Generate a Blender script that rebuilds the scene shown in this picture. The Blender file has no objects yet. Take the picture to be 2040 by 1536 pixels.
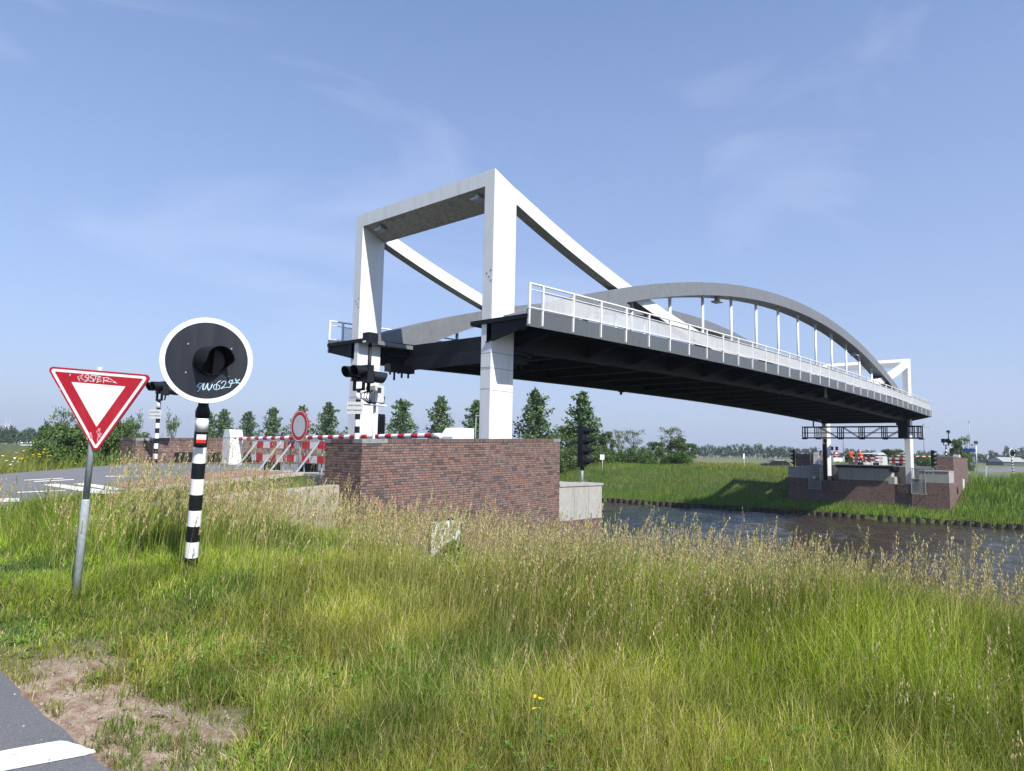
import bpy, bmesh, math, random
import numpy as np
from mathutils import Vector, Matrix
random.seed(7); RNG = np.random.default_rng(11)
scene = bpy.context.scene
COL = scene.collection

# ------------------------------------------------------------------ camera
EYE = 1.6; F_PX = 1396.8
YAW, PITCH, ROLL = .7301, .0942, .0203
fw = np.array([math.cos(YAW)*math.cos(PITCH), math.sin(YAW)*math.cos(PITCH), math.sin(PITCH)])
r_ = np.cross(fw, [0, 0, 1]); r_ /= np.linalg.norm(r_); u_ = np.cross(r_, fw)
RT = r_*math.cos(ROLL) + u_*math.sin(ROLL); UP = -r_*math.sin(ROLL) + u_*math.cos(ROLL)
C0 = np.array([0, 0, EYE])
def ray(x, y): return fw + RT*(x-1020)/F_PX + UP*(768-y)/F_PX          # photo pixel -> direction, used to survey where things stand
def onX(x, y, X): d = ray(x, y); return C0 + d*(X/d[0])
def onY(x, y, Y): d = ray(x, y); return C0 + d*(Y/d[1])
def onZ(x, y, Z): d = ray(x, y); return C0 + d*((Z-EYE)/d[2])
def dep(x, y, D): return C0 + ray(x, y)*D
cd = bpy.data.cameras.new('camera'); cam = bpy.data.objects.new('camera', cd); COL.objects.link(cam)
cd.sensor_width = 36; cd.lens = F_PX*36/2040; cd.clip_start = .05; cd.clip_end = 9000
cam.matrix_world = Matrix(((RT[0], UP[0], -fw[0], 0), (RT[1], UP[1], -fw[1], 0), (RT[2], UP[2], -fw[2], EYE), (0, 0, 0, 1)))
scene.camera = cam

# ------------------------------------------------------------------ light
SUN = Vector((-.156, -.664, .731)).normalized()       # towards the sun
el = math.asin(SUN.z); az = math.atan2(SUN.x, SUN.y)
w = bpy.data.worlds.new('World'); scene.world = w; w.use_nodes = True
nt = w.node_tree; bg = nt.nodes['Background']
sky = nt.nodes.new('ShaderNodeTexSky'); sky.sky_type = 'NISHITA'; sky.sun_disc = False
sky.sun_elevation = el; sky.sun_rotation = az; sky.air_density = 1.0; sky.dust_density = .35; sky.ozone_density = 4.0
SKY_STRENGTH = .118
def wn(t, **k):
    n = nt.nodes.new(t)
    for a, b in k.items(): setattr(n, a, b)
    return n
tc = wn('ShaderNodeTexCoord')
mp = wn('ShaderNodeMapping'); mp.inputs['Scale'].default_value = (1.2, 2.2, 4.2); mp.inputs['Rotation'].default_value = (0, 0, .6)
nt.links.new(tc.outputs['Generated'], mp.inputs['Vector'])
n1 = wn('ShaderNodeTexNoise'); n1.inputs['Scale'].default_value = 1.9; n1.inputs['Detail'].default_value = 5; n1.inputs['Roughness'].default_value = .5; n1.inputs['Distortion'].default_value = .5
nt.links.new(mp.outputs[0], n1.inputs['Vector'])
rp = wn('ShaderNodeValToRGB'); rp.color_ramp.elements[0].position = .52; rp.color_ramp.elements[0].color = (0, 0, 0, 1); rp.color_ramp.elements[1].position = .78; rp.color_ramp.elements[1].color = (.26, .26, .26, 1)
nt.links.new(n1.outputs['Fac'], rp.inputs[0])
mx = wn('ShaderNodeMix', data_type='RGBA')
nt.links.new(rp.outputs[0], mx.inputs['Factor']); pass
mx.inputs['B'].default_value = (4.6, 5.0, 6.4, 1)
# thin veil of high haze, densest low over the horizon
sp = wn('ShaderNodeSeparateXYZ'); nt.links.new(tc.outputs['Generated'], sp.inputs[0])
vr = wn('ShaderNodeValToRGB'); ve = vr.color_ramp.elements; ve[0].position = 0.; ve[0].color = (.82,)*3+(1,); ve[1].position = .75; ve[1].color = (.10,)*3+(1,); e_ = ve.new(.16); e_.color = (.62,)*3+(1,); e_ = ve.new(.38); e_.color = (.42,)*3+(1,)
nt.links.new(sp.outputs[2], vr.inputs[0])
mv = wn('ShaderNodeMix', data_type='RGBA'); nt.links.new(vr.outputs[0], mv.inputs['Factor']); nt.links.new(sky.outputs[0], mv.inputs['A']); mv.inputs['B'].default_value = (2.6, 2.82, 3.95, 1)
hs_ = wn('ShaderNodeHueSaturation'); hs_.inputs['Saturation'].default_value = 1.14; hs_.inputs['Value'].default_value = 1.06; nt.links.new(mv.outputs['Result'], hs_.inputs['Color']); nt.links.new(hs_.outputs[0], mx.inputs['A']); nt.links.new(mx.outputs['Result'], bg.inputs['Color']); bg.inputs['Strength'].default_value = SKY_STRENGTH
sd = bpy.data.lights.new('sun', 'SUN'); so = bpy.data.objects.new('sun', sd); COL.objects.link(so)
sd.energy = 4.4; sd.angle = math.radians(.5); sd.color = (1, .955, .88)
so.rotation_euler = (-SUN).to_track_quat('-Z', 'Y').to_euler(); so.location = (0, 0, 60)
scene.view_settings.view_transform = 'Standard'; scene.view_settings.look = 'None'
scene.view_settings.exposure = 0.66; scene.view_settings.gamma = 1
scene.render.engine = 'CYCLES'
scene.cycles.max_bounces = 8; scene.cycles.transparent_max_bounces = 8; scene.cycles.use_denoising = True; scene.cycles.denoising_prefilter = 'NONE'; scene.cycles.denoising_input_passes = 'RGB_ALBEDO_NORMAL'
scene.cycles.caustics_reflective = False; scene.cycles.caustics_refractive = False

# ------------------------------------------------------------------ materials
class NT:
    def __init__(s, name):
        s.m = bpy.data.materials.new(name); s.m.use_nodes = True; s.t = s.m.node_tree
        s.b = s.t.nodes['Principled BSDF']; s.out = s.t.nodes['Material Output']
    def n(s, t, ins=None, **k):
        x = s.t.nodes.new(t)
        for a, b in k.items(): setattr(x, a, b)
        for a, b in (ins or {}).items():
            if isinstance(b, bpy.types.NodeSocket): s.t.links.new(b, x.inputs[a])
            else: x.inputs[a].default_value = b
        return x
    def l(s, a, b): s.t.links.new(a, b)
    def math(s, op, a, b=None):
        x = s.t.nodes.new('ShaderNodeMath'); x.operation = op
        for i, v in enumerate((a, b)):
            if v is None: continue
            if isinstance(v, bpy.types.NodeSocket): s.t.links.new(v, x.inputs[i])
            else: x.inputs[i].default_value = v
        return x.outputs[0]
    def ramp(s, f, stops):
        x = s.t.nodes.new('ShaderNodeValToRGB'); e = x.color_ramp.elements
        while len(e) < len(stops): e.new(.5)
        for i, (p, c) in enumerate(stops):
            e[i].position = p; e[i].color = (*c, 1) if len(c) == 3 else c
        s.l(f, x.inputs[0]); return x.outputs[0]
    def mix(s, f, a, b, mode='MIX'):
        x = s.t.nodes.new('ShaderNodeMix'); x.data_type = 'RGBA'; x.blend_type = mode
        for k, v in (('Factor', f), ('A', a), ('B', b)):
            if isinstance(v, bpy.types.NodeSocket): s.l(v, x.inputs[k])
            else: x.inputs[k].default_value = (*v, 1) if isinstance(v, tuple) and len(v) == 3 else v
        return x.outputs['Result']
    def bump(s, h, st, d=.02):
        x = s.n('ShaderNodeBump', {'Height': h, 'Strength': st, 'Distance': d}); s.l(x.outputs[0], s.b.inputs['Normal'])

def paint(name, c, rough=.45, var=.12, dirt=(.2, .18, .14), dirt_amt=.25, metal=0., scale=1.5, streak=True, bump=.0, seam=0.):
    """painted or bare surface with uneven tone and soft rain streaks"""
    a = NT(name); g = a.n('ShaderNodeNewGeometry'); P = g.outputs['Position']
    m = a.n('ShaderNodeMapping', {'Vector': P, 'Scale': (3.0, 3.0, .35) if streak else (1, 1, 1)})
    n1 = a.n('ShaderNodeTexNoise', {'Vector': m.outputs[0], 'Scale': scale, 'Detail': 6., 'Roughness': .6})
    n2 = a.n('ShaderNodeTexNoise', {'Vector': P, 'Scale': scale*6, 'Detail': 4.})
    lo = tuple(x*(1-var) for x in c); hi = tuple(min(1, x*(1+var)) for x in c)
    base = a.ramp(n2.outputs['Fac'], [(.3, lo), (.7, hi)])
    f = a.ramp(n1.outputs['Fac'], [(.5, (0, 0, 0)), (.78, (dirt_amt,)*3)])
    cc = a.mix(f, base, dirt)
    if seam:                                                    # weld lines between the plates
        sx = a.n('ShaderNodeSeparateXYZ', {0: P}); fr = a.math('FRACT', a.math('DIVIDE', sx.outputs[0], seam)); ln = a.math('LESS_THAN', fr, .022/seam)
        n3 = a.n('ShaderNodeTexWhiteNoise', {'W': a.math('FLOOR', a.math('DIVIDE', sx.outputs[0], seam))}, noise_dimensions='1D')
        cc = a.mix(a.math('MULTIPLY', n3.outputs['Value'], .16), cc, tuple(x*.6 for x in c)); cc = a.mix(a.math('MULTIPLY', ln, .55), cc, tuple(x*.35 for x in c))
    a.l(cc, a.b.inputs['Base Color'])
    a.l(a.ramp(n1.outputs['Fac'], [(.3, (rough*.8,)*3), (.7, (min(1, rough*1.25),)*3)]), a.b.inputs['Roughness'])
    a.b.inputs['Metallic'].default_value = metal
    if bump: a.bump(n2.outputs['Fac'], bump)
    return a.m

M = {}
M['white'] = paint('white_paint', (.78, .78, .775), .4, .03, (.36, .34, .28), .34, scale=1.1, seam=5.3)
M['white_clean'] = paint('white_sign', (.83, .83, .84), .35, .02, (.6, .58, .52), .08)
M['soffit'] = paint('underside_white_paint', (.30, .29, .27), .6, .2, (.07, .065, .045), .6, scale=1.1)  # darker, mottled version of the white, set on downward faces
M['grey'] = paint('grey_steel_paint', (.172, .183, .195), .45, .1, (.21, .215, .22), .4, scale=.5, seam=3.8)
M['fascia'] = paint('fascia_grey_paint', (.098, .108, .118), .4, .06, (.06, .055, .05), .5, scale=2.5, seam=5.7)
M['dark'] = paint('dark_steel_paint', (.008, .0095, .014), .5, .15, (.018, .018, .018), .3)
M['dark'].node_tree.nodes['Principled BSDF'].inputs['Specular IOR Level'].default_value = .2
M['black'] = paint('black_plastic', (.008, .0095, .014), .45, .1, (.02, .02, .021), .3)
for k_ in ('black',): M[k_].node_tree.nodes['Principled BSDF'].inputs['Specular IOR Level'].default_value = .3
M['slot_black'] = paint('slot_shade_black', (.004, .004, .005), .8, .1)  # flat black that paints the shade inside the wall slots
M['navy'] = paint('black_board', (.0085, .0115, .021), .45, .1, (.02, .021, .024), .4, scale=3)
M['red'] = paint('red_paint', (.43, .010, .026), .4, .05, (.55, .25, .25), .12)
M['orange_red'] = paint('red_retroreflective', (.62, .035, .03), .4, .05, (.5, .2, .15), .15)
M['concrete'] = paint('concrete', (.37, .355, .33), .85, .1, (.2, .19, .16), .5, scale=.9, bump=.15)
M['concrete_old'] = paint('weathered_concrete', (.36, .33, .27), .9, .2, (.15, .14, .09), .7, scale=1.2, bump=.3)
M['galv'] = paint('galvanised_steel', (.36, .40, .42), .5, .15, (.2, .2, .18), .4, metal=.05, scale=4)
M['rubber'] = paint('black_rubber', (.02, .02, .02), .9, .2, (.06, .055, .05), .5)
M['stone'] = paint('grey_coping_stone', (.23, .24, .25), .8, .15, (.1, .1, .1), .4)
M['grey_light'] = paint('light_grey_paint', (.55, .56, .56), .45, .05, (.3, .3, .28), .3)
M['door'] = paint('pale_green_door', (.55, .62, .56), .5, .08, (.25, .25, .2), .4)
M['blue'] = paint('blue_sign', (.02, .09, .38), .4, .05)
M['hivis'] = paint('orange_hivis_cloth', (.85, .13, .02), .8, .15, dirt_amt=.05)
M['cloth'] = paint('dark_trousers', (.02, .022, .028), .9, .2)
M['skin'] = paint('skin', (.45, .27, .2), .55, .05, dirt_amt=.05)
M['carpaint'] = paint('dark_car_paint', (.012, .014, .018), .2, .1)
M['glass'] = paint('dark_glass', (.02, .025, .03), .06, .05, dirt_amt=.05)
M['roof'] = paint('grey_barn_roof', (.33, .35, .34), .7, .15, streak=False)
M['graffiti_white'] = paint('white_marker_paint', (.75, .72, .74), .5, .1)
M['graffiti_blue'] = paint('pale_blue_marker_paint', (.5, .72, .85), .5, .1)
M['peel'] = paint('scuffed_red', (.68, .26, .28), .6, .2)
M['lens'] = paint('signal_lens', (.004, .002, .002), .5, .05); M['lens'].node_tree.nodes['Principled BSDF'].inputs['Specular IOR Level'].default_value = .1
M['ink'] = paint('black_lettering', (.03, .03, .035), .6, .05, dirt_amt=.05)
M['road_paint'] = paint('white_road_paint', (.78, .74, .70), .75, .06, (.22, .21, .2), .85, scale=9, streak=False, bump=.4)
M['bark'] = paint('bark', (.13, .11, .085), .9, .3, (.06, .06, .04), .5, scale=3)
M['trunk_pale'] = paint('pale_bark', (.36, .35, .31), .9, .2, (.1, .1, .08), .5, scale=2)
M['petal_y'] = paint('yellow_petals', (.75, .5, .01), .6, .1, dirt_amt=.02)
M['petal_w'] = paint('white_petals', (.8, .8, .78), .6, .03, dirt_amt=.02)
M['tan_kerb'] = paint('concrete_kerb', (.42, .38, .33), .85, .15, (.2, .18, .14), .5, streak=False)

def brick(name, course=.0675, length=.222, upright=False, gain=1.):
    a = NT(name); g = a.n('ShaderNodeNewGeometry'); P = a.n('ShaderNodeSeparateXYZ', {0: g.outputs['Position']}); N = a.n('ShaderNodeSeparateXYZ', {0: g.outputs['Normal']})
    isx = a.math('GREATER_THAN', a.math('ABSOLUTE', N.outputs[0]), .6)
    h = a.math('ADD', a.math('MULTIPLY', P.outputs[0], a.math('SUBTRACT', 1., isx)), a.math('MULTIPLY', P.outputs[1], isx))
    v = P.outputs[2]
    # the courses follow the gentle rise of the bridge ramp
    x = P.outputs[0]
    rise = a.math('MULTIPLY', a.math('MINIMUM', a.math('ABSOLUTE', a.math('SUBTRACT', x, 52.2)), 45.), -.0283)
    v = a.math('SUBTRACT', a.math('ADD', v, 10.), rise)
    if upright:
        cw = .068
        ru = a.math('DIVIDE', h, cw); row = 0.
        col = a.math('FLOOR', ru); fu = a.math('FRACT', ru); mort = a.math('GREATER_THAN', a.math('ABSOLUTE', a.math('SUBTRACT', fu, .5)), .42)
        wnz = a.n('ShaderNodeTexWhiteNoise', {'W': col}, noise_dimensions='1D'); rnd = wnz.outputs['Value']
    else:
        rv = a.math('DIVIDE', v, course); row = a.math('FLOOR', rv); fv = a.math('FRACT', rv)
        w0 = a.n('ShaderNodeTexWhiteNoise', {'W': row}, noise_dimensions='1D')
        # wild bond: each course is shifted at random and every few bricks a header shows
        ru = a.math('ADD', a.math('DIVIDE', h, length), a.math('MULTIPLY', w0.outputs['Value'], 7.3))
        col = a.math('FLOOR', ru); fu = a.math('FRACT', ru)
        wv = a.n('ShaderNodeCombineXYZ', {0: col, 1: row, 2: 3.}); wh = a.n('ShaderNodeTexWhiteNoise', {'Vector': wv.outputs[0]}, noise_dimensions='3D')
        head = a.math('LESS_THAN', wh.outputs['Value'], .22)
        half = a.math('MULTIPLY', a.math('GREATER_THAN', fu, .5), head)
        wv2 = a.n('ShaderNodeCombineXYZ', {0: col, 1: row, 2: a.math('MULTIPLY', half, 9.)}); wnz = a.n('ShaderNodeTexWhiteNoise', {'Vector': wv2.outputs[0]}, noise_dimensions='3D'); rnd = wnz.outputs['Value']
        mv = a.math('LESS_THAN', fv, .19); mh = a.math('LESS_THAN', fu, .06)
        mhalf = a.math('MULTIPLY', head, a.math('LESS_THAN', a.math('ABSOLUTE', a.math('SUBTRACT', fu, .5)), .025))
        mort = a.math('MAXIMUM', a.math('MAXIMUM', mv, mh), mhalf)
    cols = [(0., (.075, .056, .058)), (.10, (.09, .066, .068)), (.20, (.17, .108, .096)), (.36, (.225, .115, .090)), (.55, (.24, .142, .118)), (.74, (.255, .172, .150)), (.9, (.30, .13, .082)), (1., (.20, .165, .165))]
    c = a.ramp(rnd, [(p, tuple(x*gain for x in q)) for p, q in cols])
    nz = a.n('ShaderNodeTexNoise', {'Vector': g.outputs['Position'], 'Scale': 40., 'Detail': 5.})
    c = a.mix(a.math('MULTIPLY', nz.outputs['Fac'], .4), c, (.10, .075, .072))
    # pale lime bloom in big soft areas
    nb = a.n('ShaderNodeTexNoise', {'Vector': g.outputs['Position'], 'Scale': .55, 'Detail': 4.})
    c = a.mix(a.ramp(nb.outputs['Fac'], [(.42, (0, 0, 0)), (.7, (.3, .3, .3))]), c, (.235, .18, .172))
    ms_ = a.n('ShaderNodeMapping', {'Vector': g.outputs['Position'], 'Scale': (2.2, 2.2, .28)}); st_ = a.n('ShaderNodeTexNoise', {'Vector': ms_.outputs[0], 'Scale': 1.6, 'Detail': 6., 'Roughness': .6})
    c = a.mix(a.ramp(st_.outputs['Fac'], [(.52, (0, 0, 0)), (.74, (.5, .5, .5))]), c, (.075, .065, .05))
    c = a.mix(mort, c, (.026, .024, .024))
    a.l(c, a.b.inputs['Base Color']); a.b.inputs['Roughness'].default_value = .85
    hgt = a.math('ADD', a.math('SUBTRACT', 1., mort), a.math('MULTIPLY', nz.outputs['Fac'], .25)); a.bump(hgt, .6, .008)
    return a.m
M['brick'] = brick('brickwork', gain=1.02); M['brick_up'] = brick('brick_on_edge', upright=True, gain=.7)

def stripes(name, c1, c2, axis, period, off, duty=.5, rough=.4):
    a = NT(name); tcn = a.n('ShaderNodeTexCoord'); s = a.n('ShaderNodeSeparateXYZ', {0: tcn.outputs['Object']})
    f = a.math('FRACT', a.math('DIVIDE', a.math('ADD', s.outputs[axis], off), period))
    k = a.math('LESS_THAN', f, duty)
    nz = a.n('ShaderNodeTexNoise', {'Vector': tcn.outputs['Object'], 'Scale': 9., 'Detail': 5.})
    c = a.mix(k, c1, c2); c = a.mix(a.ramp(nz.outputs['Fac'], [(.5, (0, 0, 0)), (.75, (.25,)*3)]), c, (.2, .19, .17))
    a.l(c, a.b.inputs['Base Color']); a.b.inputs['Roughness'].default_value = rough
    return a.m

def asphalt(name, c=(.125, .125, .13)):
    a = NT(name); g = a.n('ShaderNodeNewGeometry'); P = g.outputs['Position']
    v = a.n('ShaderNodeTexVoronoi', {'Vector': P, 'Scale': 190.}); n1 = a.n('ShaderNodeTexNoise', {'Vector': P, 'Scale': 1.1, 'Detail': 6.}); n2 = a.n('ShaderNodeTexNoise', {'Vector': P, 'Scale': 60., 'Detail': 3.})
    b = a.ramp(v.outputs['Color'], [(.0, tuple(x*.55 for x in c)), (.55, c), (.9, tuple(x*1.35 for x in c)), (1., tuple(x*2.0 for x in c))])
    b = a.mix(a.ramp(n1.outputs['Fac'], [(.4, (0, 0, 0)), (.7, (.35,)*3)]), b, tuple(x*1.35 for x in c))
    a.l(b, a.b.inputs['Base Color']); a.b.inputs['Roughness'].default_value = .85; a.bump(n2.outputs['Fac'], .5, .006)
    return a.m
M['asphalt'] = asphalt('asphalt'); M['asphalt_road'] = asphalt('worn_asphalt', (.15, .15, .155)); M['asphalt_red'] = asphalt('red_asphalt', (.27, .15, .125))

def foliage_mat(name, attr='col', trans=.35, rough=.55, gain=1.):
    a = NT(name); at = a.n('ShaderNodeAttribute', attribute_name=attr)
    c = a.mix(1., at.outputs['Color'], (gain, gain, gain), 'MULTIPLY')
    a.l(c, a.b.inputs['Base Color']); a.b.inputs['Roughness'].default_value = rough; a.b.inputs['Specular IOR Level'].default_value = .35
    tr = a.n('ShaderNodeBsdfTranslucent', {'Color': a.mix(1., c, (1.15, 1.2, .55), 'MULTIPLY')})
    ms = a.n('ShaderNodeMixShader', {0: trans}); a.l(a.b.outputs[0], ms.inputs[1]); a.l(tr.outputs[0], ms.inputs[2]); a.l(ms.outputs[0], a.out.inputs[0])
    return a.m
M['blade'] = foliage_mat('grass_blades', trans=.25); M['leaf'] = foliage_mat('leaves', trans=.25); M['straw'] = foliage_mat('straw', trans=.3, rough=.7)

# ------------------------------------------------------------------ mesh collecting
class MB:
    def __init__(s): s.v = []; s.f = []; s.mi = []; s.sm = []; s.m = 0
    def add(s, vs, fs, smooth=False):
        b = len(s.v); s.v += [tuple(map(float, p)) for p in vs]
        for f in fs: s.f.append(tuple(b+i for i in f)); s.mi.append(s.m); s.sm.append(smooth)
        return s
    def box(s, x0, x1, y0, y1, z0, z1):
        if x0 > x1: x0, x1 = x1, x0
        if y0 > y1: y0, y1 = y1, y0
        if z0 > z1: z0, z1 = z1, z0
        return s.hexa([(x0, y0, z0), (x1, y0, z0), (x1, y1, z0), (x0, y1, z0), (x0, y0, z1), (x1, y0, z1), (x1, y1, z1), (x0, y1, z1)])
    def hexa(s, v): return s.add(v, [(0, 3, 2, 1), (4, 5, 6, 7), (0, 1, 5, 4), (1, 2, 6, 5), (2, 3, 7, 6), (3, 0, 4, 7)])
    def obox(s, c, ax, ay, az, hx, hy, hz):
        c = np.array(c, float); ax, ay, az = (np.array(q, float) for q in (ax, ay, az)); P = []
        for k in (-1, 1):
            for i, j in ((-1, -1), (1, -1), (1, 1), (-1, 1)): P.append(c+ax*hx*i+ay*hy*j+az*hz*k)
        return s.hexa(P)
    def bar(s, a, b, w, h=None, up=(0, 0, 1)):
        a, b = np.array(a, float), np.array(b, float); d = b-a; L = np.linalg.norm(d); d /= L
        up = np.array(up, float)
        if abs(d@up) > .98: up = np.array((1., 0, 0))
        x = np.cross(d, up); x /= np.linalg.norm(x); y = np.cross(x, d)
        return s.obox((a+b)/2, d, x, y, L/2, w/2, (h or w)/2)
    def tube(s, pts, r, n=10, cap=True, smooth=True):
        pts = [np.array(p, float) for p in pts]; rs = r if isinstance(r, (list, tuple)) else [r]*len(pts); V = []; Fc = []
        for i, p in enumerate(pts):
            d = pts[min(i+1, len(pts)-1)]-pts[max(i-1, 0)]; d /= np.linalg.norm(d)
            u = np.array((0, 0, 1.)) if abs(d[2]) < .9 else np.array((1., 0, 0)); x = np.cross(d, u); x /= np.linalg.norm(x); y = np.cross(d, x)
            for k in range(n): t = 2*math.pi*k/n; V.append(p+(x*math.cos(t)+y*math.sin(t))*rs[i])
        for i in range(len(pts)-1):
            for k in range(n): a = i*n+k; b = i*n+(k+1) % n; Fc.append((a, b, b+n, a+n))
        s.add(V, Fc, smooth)
        if cap:
            e = (len(pts)-1)*n; b = len(s.v)-len(V)
            s.f.append(tuple(b+k for k in range(n))); s.mi.append(s.m); s.sm.append(False)
            s.f.append(tuple(b+e+k for k in reversed(range(n)))); s.mi.append(s.m); s.sm.append(False)
        return s
    def prism(s, poly, off):
        n = len(poly); a = [np.array(p, float) for p in poly]; b = [p+np.array(off, float) for p in a]
        return s.add(a+b, [tuple(range(n)), tuple(range(2*n-1, n-1, -1))]+[(i, i+n, (i+1) % n+n, (i+1) % n) for i in range(n)])
    def sweep(s, secs, smooth=False):
        n = len(secs[0]); V = [p for q in secs for p in q]; Fc = []
        for i in range(len(secs)-1):
            for k in range(n): a = i*n+k; b = i*n+(k+1) % n; Fc.append((a, b, b+n, a+n))
        Fc += [tuple(range(n)), tuple(range((len(secs)-1)*n+n-1, (len(secs)-1)*n-1, -1))]
        return s.add(V, Fc, smooth)
    def build(s, name, mats, parent=None, fix=True, bevel=0):
        me = bpy.data.meshes.new(name); L = np.array(parent['_o'] if parent is not None else (0, 0, 0), float)
        me.from_pydata([tuple(np.array(p)-L) for p in s.v], [], s.f)
        for m in (mats if isinstance(mats, (list, tuple)) else [mats]): me.materials.append(M[m] if isinstance(m, str) else m)
        me.polygons.foreach_set('material_index', s.mi); me.polygons.foreach_set('use_smooth', s.sm)
        if fix:
            bm = bmesh.new(); bm.from_mesh(me); bmesh.ops.recalc_face_normals(bm, faces=bm.faces[:]); bm.to_mesh(me); bm.free()
        me.update(); o = bpy.data.objects.new(name, me); COL.objects.link(o)
        if parent is not None: o.parent = parent; o['_o'] = tuple(parent['_o'])
        else: o['_o'] = (0., 0., 0.)
        if bevel:
            b = o.modifiers.new('bevel', 'BEVEL'); b.width = bevel; b.segments = 2; b.limit_method = 'ANGLE'; b.angle_limit = .6
        return o
def tag(o, label=None, cat=None, group=None, kind=None):
    for k, v in (('label', label), ('category', cat), ('group', group), ('kind', kind)):
        if v: o[k] = v
    return o
def thing(name, loc, label, cat, group=None):
    o = bpy.data.objects.new(name, None); COL.objects.link(o); o.location = tuple(map(float, loc)); o['_o'] = tuple(map(float, loc)); o.empty_display_size = .3
    return tag(o, label, cat, group)
def copy_part(o, parent, off):
    c = o.copy(); COL.objects.link(c); c.parent = parent; c.location = Vector(o.location)+Vector(off); return c
def text_mesh(mb, body, origin, xdir, ydir, size, thick=.002):
    """flat raised lettering set out on a plane, added to a mesh collector"""
    cu = bpy.data.curves.new('lettering', 'FONT'); cu.body = body; cu.size = size; cu.align_x = 'CENTER'; cu.align_y = 'CENTER'; cu.resolution_u = 2; cu.offset = size*.022
    ob = bpy.data.objects.new('lettering', cu); COL.objects.link(ob); bpy.context.view_layer.update()
    me = bpy.data.meshes.new_from_object(ob.evaluated_get(bpy.context.evaluated_depsgraph_get()))
    o, x, y = (np.array(q, float) for q in (origin, xdir, ydir))
    mb.add([o+x*v.co.x+y*v.co.y for v in me.vertices], [tuple(p.vertices) for p in me.polygons])
    bpy.data.objects.remove(ob); bpy.data.meshes.remove(me); bpy.data.curves.remove(cu)
def stroke(mb, pts, w, n):
    """one brush stroke: a thin ribbon lying on a plane of normal n"""
    n = np.array(n, float)
    for a, b in zip(pts, pts[1:]):
        d = b-a; L = np.linalg.norm(d)
        if L < 1e-6: continue
        d = d/L; x = np.cross(n, d); mb.obox((a+b)/2, d, x, n, L/2+w*.4, w/2, .0008)

# ------------------------------------------------------------------ noise for the lie of the land
_T = RNG.random((256, 256))
def vn(x, y, s=1., o=0):
    x = np.asarray(x, float)/s+o*17.3; y = np.asarray(y, float)/s+o*9.1; i = np.floor(x).astype(int); j = np.floor(y).astype(int); a = x-i; b = y-j
    a = a*a*(3-2*a); b = b*b*(3-2*b); q = lambda m, n: _T[m & 255, n & 255]
    return (q(i, j)*(1-a)+q(i+1, j)*a)*(1-b)+(q(i, j+1)*(1-a)+q(i+1, j+1)*a)*b
def fbm(x, y, s, o=0): return (vn(x, y, s, o)*.55+vn(x, y, s*.47, o+1)*.3+vn(x, y, s*.21, o+2)*.15)
def sst(a, b, t): t = np.clip((np.asarray(t, float)-a)/(b-a), 0, 1); return t*t*(3-2*t)
NEAR, FAR = 23., 77.; WATER = -4.38
def shore(y): return FAR-.085*np.maximum(np.asarray(y, float)-14, 0)-.0*np.asarray(y)
def road_near(x): return np.clip(.9-.085*(10.7-np.asarray(x, float)), .05, .9)
def road_far(x): return np.clip(.9-.028*(np.asarray(x, float)-94), -.1, .9)
ROX = [-40, 1, 3, 4.1, 5.1, 6.2, 7.2, 8.6, 10.7]; ROY = [16.0, 16.4, 17.0, 17.4, 17.8, 17.7, 17.6, 17.5, 17.3]
def road_edge(x): return np.interp(x, ROX, ROY)
def ground_z(x, y):
    x = np.asarray(x, float); y = np.asarray(y, float)
    t = np.clip((x-5.8)/17., 0, 1); near = -4.15*t**1.12
    near = near+.14*np.exp(-((x-3.6)**2/5+(y-8.6)**2/9))+(fbm(x, y, 3.)-.5)*.12*sst(1.6, 3, x)*(x < 22)
    re_ = road_edge(x); dl = np.maximum(np.maximum(re_-.3-y, y-28.4), 0); emb = road_near(x)-.06-dl*.33
    inside = (x < 10.7); outer = (y < 15.5) & (x > 2.6)
    near = np.where(inside & ~outer, np.maximum(near, emb), near)
    near = np.where((x > 10.7) & (y > 14.7) & (y < 30.7), np.minimum(near, -1.2), near)
    near = np.where((x < 10.6) & (y > re_-.5) & (y < 28.9), np.minimum(near, road_near(x)-.07), near)
    # low mound behind the road on the left
    near = near+.8*sst(28.8, 33, y)*(1-sst(60, 80, y))*(1-sst(8.5, 13, x))
    near = near-.03*(sst(1.15, 1.45, -x+2.8))*(y < 16)*1.
    xs = shore(y); t2 = np.clip((x-xs-4.5)/15., 0, 1); far = -4.0+.28*np.clip((x-xs)/5, 0, 1)+3.45*sst(0, 1, t2)*1.0
    far = far+(fbm(x, y, 9., 3)-.5)*.5*sst(2, 12, x-xs)*(1-.6*sst(130, 200, x))
    dl2 = np.maximum(np.maximum(17.2-y, y-28.4), 0); emb2 = road_far(x)-.06-dl2*.3
    far = np.where(x > 93.8, np.maximum(far, emb2), far)
    far = np.where((x > 83.1) & (x < 93.8) & (y > 14.7) & (y < 30.7), -3.7, far)
    z = np.where(x < NEAR, near, np.where(x > xs, far, -6.6))
    return z

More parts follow.
